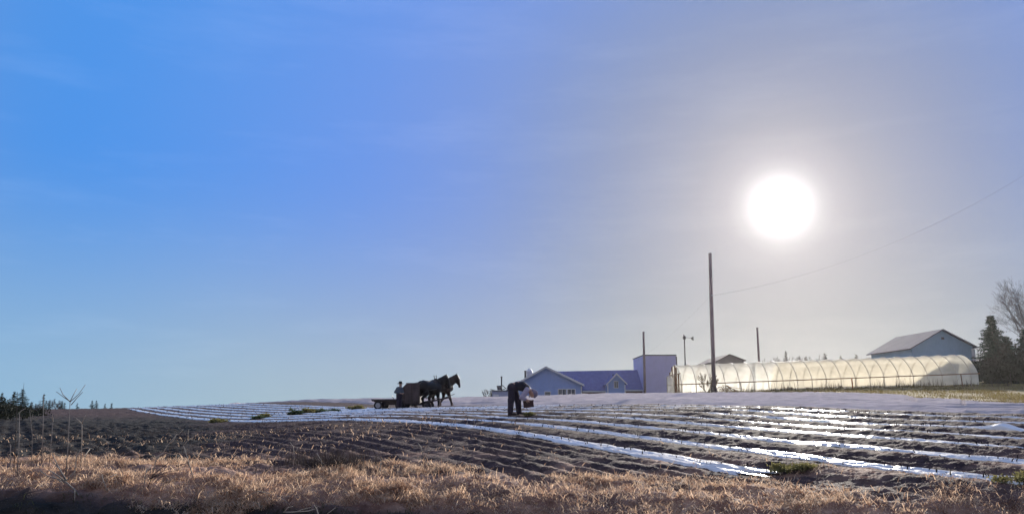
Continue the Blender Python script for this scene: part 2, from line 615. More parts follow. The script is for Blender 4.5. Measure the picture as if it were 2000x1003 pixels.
def strip(i, a, ymin, ymax):
    n = int((ymax - ymin) / 0.055 if ymax < 40 else 900)
    Y = np.exp(np.linspace(math.log(ymin), math.log(ymax), n))
    w = 0.20 + 0.05 * fbm(Y * 0.5, Y * 0 + i * 7.7, 3) + 0.07 * np.clip((Y - 27) / 14, 0, 1)
    aw = a + 0.09 * fbm(Y * 0.16, Y * 0 + i * 3.3, 3) + 0.03 * fbm(Y * 1.3, Y * 0 + i * 5.1, 2)
    tt = np.linspace(-1, 1, 15)
    Yg, T = np.meshgrid(Y, tt, indexing='ij')
    # across direction is perpendicular to the row: (0.85, 0.527)
    X0 = aw[:, None] - SL * Yg
    edge = 0.10 * fbm(Yg * 3.0, T * 0.2 + i, 3) * np.abs(T) ** 2
    ww = w[:, None] * (1 + edge)
    X = X0 + T * ww * 0.85
    Yy = Yg + T * ww * 0.527
    s_ = -X * 0.527 + Yy * 0.85
    hgt = 0.022 * (1 - np.abs(T) ** 3)
    wr = 0.013 * fbm(s_ * 2.2, T * 3.0 + i * 11, 3) + 0.010 * fbm(s_ * 9.0, T * 2.0 + i * 4, 2) + 0.012 * fbm(s_ * 0.8, T * 7 + i, 2)
    Z = H(X, Yy) + 0.016 + 0.014 * np.clip((Yg - 16) / 14, 0, 1) + hgt + wr * (1 - 0.55 * np.abs(T))
    Z[:, 0] -= 0.07
    Z[:, -1] -= 0.07
    if i == 5:      # a lifted fold
        p = at(1728, 830, 15.6)
        d = np.hypot(X - (a - SL * 15.7), Yy - 15.7)
        Z += 0.10 * np.exp(-(d / 0.25) ** 2)
    if i < 2:       # torn end flares, wrinkles and flattens
        e = np.clip(1 - (Yg - ymin) / 1.3, 0, 1)
        X = X + e * 0.16 * T
        Z = Z - e * 0.025 * (1 - np.abs(T) ** 3) + e * 0.012 * np.sin(T * 13 + s_ * 3)
        ragged = 0.35 * fbm(T * 6, T * 0 + i, 3)
        X = X - SL * e ** 2 * ragged
        Yy = Yy + e ** 2 * ragged
    m = len(tt)
    ix = np.arange(n * m).reshape(n, m)
    f = np.stack([ix[:-1, :-1], ix[:-1, 1:], ix[1:, 1:], ix[1:, :-1]], -1).reshape(-1, 4)
    me = np_mesh('mulch_strip', np.stack([X, Yy, Z], -1).reshape(-1, 3), f)
    o = link('mulch_strip', me, None, plastic)
    return tag(o, STRIP_LABELS[i], 'mulch strip', 'white plastic mulch strips across the field')


strip_paths = []
for i, a in enumerate(ROWS):
    y0 = {0: 12.0, 1: 10.25}.get(i, a / (0.86 + SL))
    y1 = {0: 78, 1: 84, 2: 88, 3: 90, 4: 90, 5: 88, 6: 86, 7: 84}[i]
    strip(i, a, y0, y1)
    strip_paths.append((a, y0, y1))

# ------------------------------------------------------------------ floating row cover sheet
ns, nt_ = 700, 90
su = np.linspace(-0.352, 0.92, ns)
near = sheet_near(su) * (1 + 0.012 * fbm(su * 40, su * 0, 3))
far_ = np.interp(su, [-0.352, -0.33, -0.25, -0.12, 0.0, 0.15, 0.3, 0.42, 0.49, 0.505, 0.56, 0.565, 0.65, 0.92],
                 [86, 90, 92, 90, 84, 76, 68, 61, 55, 43, 40, 33.5, 31, 27])
far_ = far_ * (1 + 0.012 * fbm(su * 30, su * 0 + 5, 3))
tt = np.linspace(0, 1, nt_)
SU, TT = np.meshgrid(su, tt, indexing='ij')
SY = np.exp(np.log(near)[:, None] * (1 - TT) + np.log(far_)[:, None] * TT)
SX = SU * SY
sa = row_a(SX, SY)
ss = -SX * 0.527 + SY * 0.85
bed = 0.05 * np.sin(sa * 2 * math.pi / 1.61) ** 2
SZ = H(SX, SY) + 0.09 + bed + 0.036 * fbm(sa * 1.6, ss * 0.35, 4) + 0.05 * np.maximum(0, fbm(sa * 2.4 + 7, ss * 0.10, 2) - 0.25) + 0.02 * np.maximum(0, fbm(sa * 0.9 + 4, ss * 0.12, 3)) * 3
hem = np.clip(TT / 0.10, 0, 1) * np.clip((1 - TT) / 0.06, 0, 1)
hem = hem * hem * (3 - 2 * hem)
SZ = H(SX, SY) + 0.005 + (SZ - H(SX, SY) - 0.005) * hem + (1 - hem) * 0.03 * np.maximum(0, fbm(SX * 0.8, SY * 0.8, 3))
SZ[:, 0] -= 0.05
SZ[:, -1] -= 0.05
ix = np.arange(ns * nt_).reshape(ns, nt_)
f = np.stack([ix[:-1, :-1], ix[1:, :-1], ix[1:, 1:], ix[:-1, 1:]], -1).reshape(-1, 4)
cloth = mat('row cover fleece', (0.50, 0.435, 0.435), 1.0, 0.18, 1.6, 0.6, 4.0, spec=0.0, stretch=(1, 1, 1), trans=0.05)
o = link('row_cover', np_mesh('row_cover', np.stack([SX, SY, SZ], -1).reshape(-1, 3), f), None, cloth)
tag(o, 'wide pale mauve row cover sheet spread over the upper field below the greenhouse', 'row cover')

# ================================================================== buildings
siding = boards(mat('pale blue siding', (0.27, 0.38, 0.72), 0.6, 0.06, 1.5), 2.2, 0.4, 'X', 0.8)
siding_w = boards(mat('pale grey metal siding', (0.46, 0.45, 0.70), 0.6, 0.06, 0.8), 1.6, 0.4, 'X', 0.86)
siding_teal = boards(mat('teal grey barn siding', (0.24, 0.38, 0.52), 0.6, 0.08, 0.8), 1.5, 0.4, 'X', 0.85)
brown_wall = boards(mat('brown tin wall', (0.22, 0.19, 0.18), 0.7, 0.12, 0.8), 1.5, 0.4, 'X', 0.85)
shingle = mat('blue grey roof', (0.13, 0.145, 0.33), 0.9, 0.14, 2.0, 0.4, 14, spec=0.03)
tin_roof = mat('grey tin roof', (0.12, 0.115, 0.16), 0.9, 0.08, 0.6, 0.2, 5, spec=0.03)
brick = mat('reddish base wall', (0.22, 0.13, 0.13), 0.85, 0.25, 3, 0.3, 20)
trim = mat('white trim', (0.66, 0.68, 0.74), 0.5, 0.04, 3)
glass = mat('dark window glass', (0.05, 0.06, 0.09), 0.08, 0.3, 0.6, spec=0.6)
dark_metal = mat('dark steel', (0.045, 0.042, 0.05), 0.55, 0.25, 4, spec=0.4)
galv = mat('galvanised steel', (0.32, 0.32, 0.33), 0.45, 0.15, 6, metal=0.4)
wood_dark = mat('weathered dark wood', (0.075, 0.055, 0.055), 0.85, 0.3, 5, 0.4, 30, stretch=(1, 1, 0.15))
wood_grey = mat('grey weathered plank', (0.13, 0.115, 0.115), 0.85, 0.3, 4, 0.4, 25, stretch=(0.2, 1, 1))


def gable_house(root, y0, y1, xl, xr, xp, zp, zl, zr, zb, wall_m, roof_m, over=0.35, trim_m=None, th=0.16):
    """gable end at y0 facing the camera; ridge runs along +Y. coordinates relative to root (world minus root.location)"""
    L = root.location
    o = lambda x, y, z: (x - L.x, y - L.y, z - L.z)
    MB().prism([o(xl, y0, zb), o(xr, y0, zb), o(xr, y0, zr), o(xp, y0, zp), o(xl, y0, zl)], (0, y1 - y0, 0)).build('wall', wall_m, root)
    roof = None
    r_ = MB()
    for xe, ze in ((xl, zl), (xr, zr)):
        dx, dz = xe - xp, ze - zp
        n_ = math.hypot(dx, dz)
        ex, ez = xe + dx / n_ * over, ze + dz / n_ * over
        r_.prism([o(xp, y0 - over, zp + 0.01), o(ex, y0 - over, ez + 0.01), o(ex, y0 - over, ez + th), o(xp, y0 - over, zp + th)], (0, y1 - y0 + 2 * over, 0))
    roof = r_.build('roof', roof_m, root)
    if trim_m:
        g = MB()
        for xe, ze in ((xl, zl), (xr, zr)):
            dx, dz = xe - xp, ze - zp
            n_ = math.hypot(dx, dz)
            ex, ez = xe + dx / n_ * over, ze + dz / n_ * over
            g.prism([o(xp, y0 - over - 0.05, zp - 0.10), o(ex, y0 - over - 0.05, ez - 0.10), o(ex, y0 - over - 0.05, ez + th + 0.01), o(xp, y0 - over - 0.05, zp + th + 0.01)], (0, 0.046, 0))
        g.build('bargeboard', trim_m, roof)
    return roof


def window(root, x0, x1, z0, z1, y, mull=1, fr=0.09, depth=0.10):
    L = root.location
    o = lambda x, yy, z: (x - L.x, yy - L.y, z - L.z)
    m = MB()
    m.box(o(x0, y - depth, z0), o(x0 + fr, y - 0.003, z1))
    m.box(o(x1 - fr, y - depth, z0), o(x1, y - 0.003, z1))
    m.box(o(x0 + fr, y - depth, z1 - fr), o(x1 - fr, y - 0.003, z1))
    m.box(o(x0 + fr, y - depth, z0), o(x1 - fr, y - 0.003, z0 + fr))
    for k in range(1, mull + 1):
        xm = x0 + (x1 - x0) * k / (mull + 1)
        m.box(o(xm - fr * 0.35, y - depth + 0.02, z0 + fr), o(xm + fr * 0.35, y - 0.005, z1 - fr))
    w = m.build('window', trim, root)
    MB().box(o(x0 + fr, y - 0.05, z0 + fr), o(x1 - fr, y - 0.02, z1 - fr)).build('pane', glass, w)
    return w


# ---- long blue house
YH = 110.0
pk = at(1066, 717, YH)
el = at(990, 760, YH)
er = at(1140, 752, YH)
zb = float(H(pk.x, YH)) - 0.3
house = empty('house', (pk.x, YH, zb), 'long pale blue house with a wide front gable, double window and small porch gable', 'house')
er_in = at(1134, 749.5, YH)
rf = gable_house(house, YH, YH + 9, at(995, 757, YH).x, er_in.x, pk.x, pk.z, at(995, 757, YH).z, er_in.z, zb, siding, shingle, 0.5, trim)
for xa, xb in ((1089.5, 1106.5), (1107.5, 1124)):
    p0, p1 = at(xa, 773.5, YH), at(xb, 758.5, YH)
    window(house, p0.x, p1.x, p0.z, p1.z, YH, 1)
p0, p1 = at(1063, 777, YH), at(1076, 763.5, YH)
window(house, p0.x, p1.x, p0.z, p1.z, YH, 0)
# corner board
p0 = at(1136.5, 775, YH)
MB().box((p0.x - 0.12 - pk.x, -0.04, 0.2), (p0.x + 0.02 - pk.x, -0.003, er_in.z - zb - 0.25)).build('corner_board', trim, house)
# roof vents on the left slope
vp = at(1026, 733, YH + 3)
MB().lathe([(0.13, -0.6), (0.13, 0.62), (0.16, 0.63), (0.16, 0.7)], (vp.x - pk.x, 3, vp.z - zb), 'Z', 10).build('vent_pipe', dark_metal, rf)
vp = at(1034, 729, YH + 4.2)
MB().lathe([(0.42, -1.2), (0.42, 0.1), (0.50, 0.2), (0.42, 0.42), (0.12, 0.72), (0.02, 0.75)], (vp.x - pk.x, 4.2, vp.z - zb), 'Z', 12).build('vent_cowl', trim, rf)
# long wing to the right
w0, w1 = at(1133, 724, YH + 6).x, at(1262, 721, YH + 6).x
ra, rb = at(1085, 725, YH + 6), at(1262, 721.3, YH + 6)
ea, eb = at(1085, 762.5, YH + 1.2), at(1262, 760, YH + 1.2)
o = lambda p: (p[0] - pk.x, p[1] - YH, p[2] - zb)
m = MB()
m.prism([o((er_in.x - 0.3, YH + 2, zb)), o((er_in.x - 0.3, YH + 10, zb)), o((er_in.x - 0.3, YH + 10, ea.z)), o((er_in.x - 0.3, YH + 6, ra.z - 0.15)), o((er_in.x - 0.3, YH + 2, ea.z + 0.35))],
        (eb.x - er_in.x + 0.3, 0, 0))
m.build('wing_wall', brick, house)
m = MB()
back = YH + 11
xl_ = pk.x + 0.6
m.add([o((xl_, ra.y, ra.z)), o((rb.x, rb.y, rb.z)), o((eb.x, eb.y, eb.z)), o((xl_, ea.y, ea.z)),
       o((xl_, ra.y, ra.z - 0.16)), o((rb.x, rb.y, rb.z - 0.16)), o((eb.x, eb.y, eb.z - 0.14)), o((xl_, ea.y, ea.z - 0.14)),
       o((xl_, back, ea.z)), o((rb.x, back, eb.z)), o((xl_, back, ea.z - 0.16)), o((rb.x, back, eb.z - 0.16))],
      [(3, 2, 1, 0), (4, 5, 6, 7), (2, 3, 7, 6), (0, 1, 9, 8), (5, 4, 10, 11), (8, 9, 11, 10), (1, 2, 6, 5), (3, 0, 4, 7), (9, 1, 5, 11), (0, 8, 10, 4)])
wr_ = m.build('wing_roof', shingle, house)
for g0, g1, gy in ((1138, 1186, 762.7), (1221, 1256, 760.8)):
    q0, q1 = at(g0, gy, YH + 1.1), at(g1, gy, YH + 1.1)
    MB().box(o((q0.x, YH + 1.04, q0.z - 0.16)), o((q1.x, YH + 1.14, q0.z + 0.02))).build('gutter', trim, wr_)
# porch gable
YP = YH - 1.0
pp = at(1203.5, 730, YP)
pl, pr_ = at(1187, 747.5, YP), at(1220, 746, YP)
gable_house(house, YP, YH + 4.5, pl.x, pr_.x, pp.x, pp.z, pl.z, pr_.z, zb, siding, shingle, 0.42, trim, 0.12)
p0, p1 = at(1199, 757.5, YP), at(1207.5, 743.5, YP)
window(house, p0.x, p1.x, p0.z, p1.z, YP, 1, 0.07)
for px in (1186.2, 1219.6):
    c_ = at(px, 760, YP)
    MB().box(o((c_.x, YP - 0.05, zb)), o((c_.x + 0.13, YP - 0.003, pl.z - 0.2))).build('corner_post', trim, house)
cp_ = at(1200, 731, YP + 1.5)
MB().box(o((cp_.x - 0.25, YP + 1.3, cp_.z - 0.4)), o((cp_.x + 0.25, YP + 1.8, cp_.z + 0.05))).build('chimney', dark_metal, house)

# ---- tall plain block
b0, b1 = at(1257, 694, YH), at(1320, 694, YH)
zb2 = float(H(b0.x, YH)) - 0.3
block = empty('block_building', ((b0.x + b1.x) / 2, YH, zb2), 'tall plain lavender grey block with a flat roof at the right end of the house', 'building')
m = MB()
o2 = lambda x, y, z: (x - block.location.x, y - YH, z - zb2)
YB2 = YH + 9.5
MB().box(o2(b0.x, YH, zb2), o2(b1.x, YB2, b0.z)).build('wall', siding_w, block)
MB().box(o2(b0.x - 0.08, YH - 0.08, b0.z), o2(b1.x + 0.08, YB2 + 0.08, b0.z + 0.14)).build('roof', dark_metal, block)
MB().box(o2(b1.x + 0.003, YH + 0.05, zb2), o2(b1.x + 0.16, YH + 0.25, b0.z - 0.1)).build('downpipe', dark_metal, block)

# ---- teal barn, upper right
YB = 100.0
bp_, bl, br = at(1838, 643, YB), at(1776, 681, YB), at(1906, 679, YB)
zb3 = float(H(bp_.x, YB)) - 0.3
barn = empty('barn', (bp_.x, YB, zb3), 'blue grey gabled barn with a tin roof standing behind the right end of the greenhouse', 'barn')
gable_house(barn, YB, YB + 11.5, bl.x + 0.3, br.x - 0.4, bp_.x, bp_.z - 0.1, bl.z + 0.15, br.z + 0.2, zb3, siding_teal, tin_roof, 0.5, None, 0.14)
v0, v1 = at(1838.5, 662.5, YB), at(1843.5, 658, YB)
MB().box((v0.x - bp_.x, -0.05, v0.z - zb3), (v1.x - bp_.x, -0.004, v1.z - zb3)).build('gable_vent', dark_metal, barn)
c0 = at(1899, 700, YB)
MB().box((c0.x - bp_.x, -0.06, 0.1), (c0.x + 0.42 - bp_.x, -0.004, br.z - zb3 - 0.1)).build('corner_board', trim, barn)
# ---- brown shed behind the greenhouse
YS = 122.0
sp_, sl_, sr = at(1424, 692.5, YS), at(1397, 706, YS), at(1456, 704.5, YS)
zb4 = float(H(sp_.x, YS)) - 0.3
shed = empty('shed', (sp_.x, YS, zb4), 'low brown gabled shed whose roof shows above the greenhouse by the tall pole', 'shed')
gable_house(shed, YS, YS + 13, sl_.x + 0.3, sr.x - 0.3, sp_.x, sp_.z, sl_.z + 0.1, sr.z + 0.12, zb4, brown_wall, mat('brown shed roof', (0.13, 0.10, 0.10), 0.7, 0.15, 1.5, 0.3, 9, spec=0.1), 0.35, None, 0.12)

# ---- small flat hut left of the house
YT = 100.0
h0, h1 = at(961, 763, YT), at(1004, 763, YT)
zb5 = float(H(h0.x, YT)) - 0.3
hut = empty('hut', ((h0.x + h1.x) / 2, YT, zb5), 'small flat-topped pale blue hut at the left end of the blue house', 'hut')
ox, oz = hut.location.x, zb5
MB().box((h0.x - ox, 0, 0), (h1.x - ox, 2.6, h0.z - oz)).build('wall', boards(mat('hut siding', (0.36, 0.40, 0.58), 0.6, 0.12, 2), 3, 0.3), hut)
MB().box((h0.x - ox - 0.08, -0.12, h0.z - oz), (h1.x - ox + 0.05, 2.7, h0.z - oz + 0.10)).build('roof', dark_metal, hut)
d0, d1 = at(963.5, 778, YT), at(974, 769.5, YT)
MB().box((d0.x - ox, -0.05, 0.15), (d1.x - ox, -0.004, d1.z - oz)).build('door', trim, hut)
k0 = at(979.5, 764, YT + 0.8)
kt = at(979.3, 734.5, YT + 0.8)
MB().lathe([(0.085, 0.0), (0.085, kt.z - k0.z - 0.16), (0.12, kt.z - k0.z - 0.14), (0.12, kt.z - k0.z)], (k0.x - ox, 0.8, k0.z - oz), 'Z', 10).build('stovepipe', dark_metal, hut)
b0_ = at(975, 762.5, YT + 0.5)
MB().lathe([(0.22, 0.0), (0.25, 0.12), (0.31, 0.42), (0.33, 0.44), (0.33, 0.52), (0.28, 0.54)], (b0_.x - ox, 0.5, b0_.z - oz + 0.1), 'Z', 14).build('roof_tub', mat('grey tub', (0.14, 0.14, 0.16), 0.6), hut)
q0, q1, q2 = at(981, 751.5, YT + 0.8), at(988, 757.5, YT + 0.8), at(981, 760.5, YT + 0.8)
MB().tube([(q.x - ox, 0.8, q.z - oz) for q in (q0, q1)], 0.05, 6).tube([(q.x - ox, 0.8, q.z - oz) for q in (q1, q2)], 0.05, 6).build('brace', dark_metal, hut)

# ================================================================== greenhouse (hoop house)
YG0, YG1 = 80.0, 86.4
gl, grr = at(1332, 770, YG0), at(1912, 748.5, YG0)
green = empty('greenhouse', (gl.x, YG0, gl.z), 'long translucent white plastic hoop greenhouse glowing in the low sun', 'greenhouse')


def plastic_cover(name, tr, tl, col, tlcol):
    m = bpy.data.materials.new(name)
    m.use_nodes = True
    t = m.node_tree
    b = t.nodes['Principled BSDF']
    b.inputs['Base Color'].default_value = (*col, 1)
    b.inputs['Roughness'].default_value = 0.45
    a_ = N(t, 'ShaderNodeBsdfTransparent')
    a_.inputs['Color'].default_value = (0.95, 0.94, 0.90, 1)
    l_ = N(t, 'ShaderNodeBsdfTranslucent')
    co = N(t, 'ShaderNodeTexCoord')
    nz = N(t, 'ShaderNodeTexNoise')
    nz.inputs['Scale'].default_value = 0.9
    nz.inputs['Detail'].default_value = 6
    t.links.new(co.outputs['Object'], nz.inputs['Vector'])
    rp = ramp(t, [(0.3, (*[c * 0.74 for c in tlcol], 1)), (0.7, (*tlcol, 1))])
    t.links.new(nz.outputs['Fac'], rp.inputs[0])
    t.links.new(rp.outputs[0], l_.inputs['Color'])
    m1 = N(t, 'ShaderNodeMixShader')
    m1.inputs[0].default_value = tl
    t.links.new(b.outputs[0], m1.inputs[1])
    t.links.new(l_.outputs[0], m1.inputs[2])
    m2 = N(t, 'ShaderNodeMixShader')
    m2.inputs[0].default_value = tr
    t.links.new(m1.outputs[0], m2.inputs[1])
    t.links.new(a_.outputs[0], m2.inputs[2])
    t.links.new(m2.outputs[0], t.nodes['Material Output'].inputs['Surface'])
    return m


GC = plastic_cover('greenhouse film', 0.48, 0.95, (0.8, 0.78, 0.72), (1.0, 0.97, 0.90))
GL = grr.x - gl.x
GW = YG1 - YG0
slope = (grr.z - gl.z) / GL
SIDE = 1.0            # height of the straight side wall, at the hip rail
RIDGE = 3.05


def hoop(s_):
    """s_ in 0..1 from the near foot over the ridge to the far foot -> (y, z)"""
    y = 0.0
    pts = []
    n = len(s_)
    out = np.zeros((n, 2))
    for i, s in enumerate(s_):
        if s < 0.16:
            out[i] = (0, SIDE * s / 0.16)
        elif s > 0.84:
            out[i] = (GW, SIDE * (1 - s) / 0.16)
        else:
            q = (s - 0.16) / 0.68
            yy = GW * (0.5 - 0.5 * math.cos(math.pi * q)) * 0.55 + GW * q * 0.45
            e = abs(2 * yy / GW - 1)
            out[i] = (yy, SIDE + (RIDGE - SIDE) * (1 - e ** 2.1) ** 0.80)
    return out


S = np.linspace(0, 1, 61)
HP = hoop(S)
NX = 240
xs = np.linspace(0, GL, NX)
XX, SS = np.meshgrid(xs, S, indexing='ij')
ph = (XX / GL * 20.5) % 1.0
sag = 0.035 * np.sin(math.pi * ph) * (1 - (2 * SS - 1) ** 2)
YY = HP[None, :, 0] + 0.02 * fbm(XX * 1.5, SS * 12, 3) * (1 - (2 * SS - 1) ** 8)
ZZ = HP[None, :, 1] + slope * XX - sag + 0.02 * fbm(XX * 0.8, SS * 8 + 4, 3)
ZZ[:, 0] += 0.06 * fbm(xs * 0.9, xs * 0, 3) - 0.05
ix = np.arange(NX * 61).reshape(NX, 61)
fc = np.stack([ix[:-1, :-1], ix[1:, :-1], ix[1:, 1:], ix[:-1, 1:]], -1).reshape(-1, 4)
link('cover', np_mesh('cover', np.stack([XX, YY, ZZ], -1).reshape(-1, 3), fc), green, GC)
frame_m = mat('hoop steel', (0.46, 0.41, 0.35), 0.5, 0.2, 3, spec=0.4)
rail_m = mat('rust brown rail', (0.16, 0.075, 0.035), 0.6, 0.3, 4)
orange_m = mat('orange painted post', (0.45, 0.12, 0.03), 0.6, 0.2, 4)
NH = 21
for k in range(NH):
    x = GL * k / (NH - 0.5)
    if x > GL:
        break
    MB().tube([(x, p[0] + 0.0 - 0.045 * math.cos(math.pi * s), p[1] + slope * x + 0.03 * math.sin(math.pi * s)) for p, s in zip(HP[::3], S[::3])], 0.036, 6).build('hoop', frame_m, green, True)
MB().tube([(-0.1, -0.07, SIDE), (GL * 0.5, -0.07, SIDE + slope * GL * 0.5), (GL + 0.15, -0.07, SIDE + slope * GL)], 0.055, 6).build('hip_rail', rail_m, green)
for k, (px, m_, ln) in enumerate(((1664, orange_m, 0.06), (1878, rail_m, 0.05), (1447, frame_m, 0.05))):
    p = at(px, 745, YG0)
    x = p.x - gl.x
    MB().tube([(x, -0.12, slope * x - 0.25), (x - 0.06, -0.12, slope * x + SIDE)], ln, 6).build('side_post', m_, green)
# added, unseen far-side sheet that shades the near cover, ninth hoop to right end
shade_sheet_m = mat('tan added shade sheet', (0.92, 0.85, 0.72), 0.7, 0.1, 1.2, trans=0.70)
xs2 = np.linspace(GL * 0.37, GL, 90)
S2 = np.linspace(0.56, 1.0, 24)
HP2 = hoop(S2)
XX, SS = np.meshgrid(xs2, S2, indexing='ij')
XX = XX - (SS > 2) * 0
XX = np.maximum(XX, GL * 0.37 + (SS - 0.56) * 0) + np.where(XX < GL * 0.45, (0.78 - SS) * 0 - 0, 0)
YY = HP2[None, :, 0] + 0.10 + 0 * XX
ZZ = HP2[None, :, 1] + slope * XX + 0.07
ix = np.arange(90 * 24).reshape(90, 24)
fc = np.stack([ix[:-1, :-1], ix[1:, :-1], ix[1:, 1:], ix[:-1, 1:]], -1).reshape(-1, 4)
link('added_shade_sheet', np_mesh('added_shade_sheet', np.stack([XX, YY, ZZ], -1).reshape(-1, 3), fc), green, shade_sheet_m)


def end_wall(x, name):
    e = [(x, p[0], p[1] + slope * x) for p in HP]
    m = MB()
    m.prism(e, (0.012, 0, 0))
    return m.build(name, GC, green)


end_wall(-0.02, 'end_wall')
end_wall(GL + 0.01, 'end_wall')
m = MB()
for yy in (0.9, 1.9, 2.6, 4.0, 5.2):
    zt = np.interp(yy, HP[:, 0][8:54], HP[:, 1][8:54])
    m.box((-0.16, yy - 0.05, -0.3), (-0.04, yy + 0.05, zt - 0.03))
m.box((-0.15, 0.05, 2.05), (-0.05, 5.2, 2.13))
m.box((-0.15, 0.05, 0.98), (-0.05, 2.55, 1.05))
m.build('end_frame', rail_m, green)
m = MB()
for yy in (1.5,):
    m.tube([(GL + 0.10, yy, slope * GL - 0.3), (GL + 0.10, yy, slope * GL + 2.2)], 0.05, 6)
m.build('end_frame', frame_m, green)
# open door swung out at the left end
dl, dr, dt, db = at(1303, 750, 82.6), at(1316.5, 750, 82.6), at(1310, 733.5, 82.6), at(1310, 770, 82.6)
dm = MB()
X0, X1, Z0, Z1 = dl.x - gl.x, dr.x - gl.x, db.z - gl.z, dt.z - gl.z
yD = 82.6 - YG0
for (a0, a1) in (((X0, Z0), (X0, Z1 - 0.1)), ((X1, Z0), (X1, Z1)), ((X0, Z0), (X1, Z0)), ((X0, Z1 - 0.1), (X0 + 0.25, Z1)), ((X0 + 0.25, Z1), (X1, Z1)),
                 ((X0, (Z0 + Z1) / 2), (X1, (Z0 + Z1) / 2))):
    dm.tube([(a0[0], yD, a0[1]), (a1[0], yD, a1[1])], 0.05, 6)
for (a0, a1) in (((X0 + 0.05, (Z0 + Z1) / 2), (X1 - 0.05, Z1 - 0.05)), ((X0 + 0.05, Z0), (X1 - 0.05, (Z0 + Z1) / 2))):
    dm.tube([(a0[0], yD + 0.03, a0[1]), (a1[0], yD + 0.03, a1[1])], 0.025, 6)
door = dm.build('door', frame_m, green)
MB().box((X0 + 0.04, yD + 0.06, Z0 + 0.03), (X1 - 0.04, yD + 0.075, Z1 - 0.12)).build('door_film', GC, door)

# ================================================================== poles and wires
pole_m = mat('weathered utility pole', (0.20, 0.145, 0.155), 0.85, 0.3, 3, 0.4, 20, stretch=(3, 3, 0.3))


def pole(px0, py0, px1, py1, Y, r0, r1, label, group=None):
    """base pixel, top pixel"""
    b_, t_ = at(px0, py0, Y), at(px1, py1, Y)
    zg = float(full_h(b_.x, Y)) - 0.4
    root = empty('utility_pole', (b_.x, Y, zg), label, 'pole', group)
    h = t_.z - zg
    dx = t_.x - b_.x
    MB().tube([(0, 0, 0), (dx * 0.3, 0, h * 0.35), (dx * 0.6, 0, h * 0.7), (dx, 0, h)], [r0, r0 * 0.9 + r1 * 0.1, (r0 + r1) / 2, r1], 12).build('shaft', pole_m, root, True)
    MB().lathe([(r1 * 1.05, 0), (r1 * 1.05, 0.03), (r1 * 0.6, 0.05)], (dx, 0, h), 'Z', 10).build('cap', dark_metal, root)
    return root, t_, b_


P1, p1t, p1b = pole(1395, 768, 1386.8, 495, 76.0, 0.20, 0.155, 'tallest bare wooden utility pole standing in front of the greenhouse', 'bare utility poles')
MB().lathe([(0.34, 0), (0.30, 0.5), (0.21, 0.9)], (0, 0, 0.2), 'Z', 10).build('footing', wood_dark, P1)
wp = at(1389.5, 577, 76)
MB().box((wp.x - p1b.x - 0.05, -0.32, wp.z - P1.location.z - 0.06), (wp.x - p1b.x + 0.05, -0.13, wp.z - P1.location.z + 0.06)).build('wire_bracket', galv, P1)
pole(1260, 776, 1256.8, 648, 106.0, 0.17, 0.13, 'dark bare pole rising in front of the tall lavender block', 'bare utility poles')
pole(1484, 735, 1479, 640, 100.0, 0.15, 0.12, 'bare pole rising behind the middle of the greenhouse roof', 'bare utility poles')
# weather vane mast
YW = 104.0
mb_, mt_ = at(1339, 745, YW), at(1336.6, 659, YW)
zg = float(H(mb_.x, YW)) - 0.3
mast = empty('vane_mast', (mb_.x, YW, zg), 'thin mast with a small wind vane beside the lavender block', 'mast')
dx, h = mt_.x - mb_.x, mt_.z - zg
MB().tube([(0, 0, 0), (dx, 0, h)], [0.11, 0.075], 8).build('shaft', dark_metal, mast)
m = MB()
m.lathe([(0.16, -0.22), (0.22, -0.1), (0.22, 0.1), (0.13, 0.24)], (dx, 0, h), 'Z', 10)
for a_ in (0, 1, 2):
    an = a_ * 2.094 + 0.4
    m.box((dx - 0.08 - 0.03, -0.05 + math.cos(an) * 0.0, h), (dx - 0.02, 0.05, h + 0.42), None)
m.build('hub', dark_metal, mast)
MB().tube([(dx, 0, h + 0.05), (dx + 1.15, 0, h - 0.1)], 0.022, 6).build('tail_boom', dark_metal, mast)
MB().prism([(dx + 0.85, 0, h - 0.02), (dx + 1.2, 0, h + 0.17), (dx + 1.22, 0, h - 0.38), (dx + 0.95, 0, h - 0.26)], (0, 0.03, 0)).build('tail_vane', dark_metal, mast)


def wire(p, q, sagz, label, r=0.016, parent=None):
    pts = []
    for k in range(33):
        t = k / 32
        c_ = p.lerp(q, t)
        c_ = c_ - Vector((0, 0, 4 * sagz * t * (1 - t)))
        pts.append(c_)
    o = MB().tube(pts, r, 5).build('overhead_wire', dark_metal, None, True)
    return tag(o, label, 'wire')


wire(at(1391, 577, 75.8), at(2160, 235, 70), 2.6, 'overhead wire sagging from the tallest pole up up to the right edge of the sky', 0.006)
wire(at(1388, 577, 75.9), at(1240, 706, 109), 0.5, 'faint overhead wire running from the tallest pole down to the lavender block', 0.004)

# ================================================================== trees
bark = mat('dark bark', (0.06, 0.05, 0.055), 0.9, 0.3, 6, 0.3, 30)
needle = mat('spruce needles', (0.020, 0.036, 0.026), 0.8, 0.4, 1.2, spec=0.1, trans=0.12)
twig = mat('bare twigs', (0.075, 0.062, 0.068), 0.9, 0.2, 4)
hazy_needle = mat('distant haze-grey needles', (0.16, 0.165, 0.16), 0.9, 0.2, 0.8, spec=0.02, trans=0.2)  # paler grey, distance haze put into the colour
hazy_twig = mat('distant haze-grey twigs', (0.20, 0.19, 0.185), 0.9, 0.15, 0.8)  # twigs greyed the same way, haze painted in
far_needle = mat('far spruce needles', (0.075, 0.115, 0.115), 0.85, 0.3, 0.8, spec=0.05, trans=0.1)


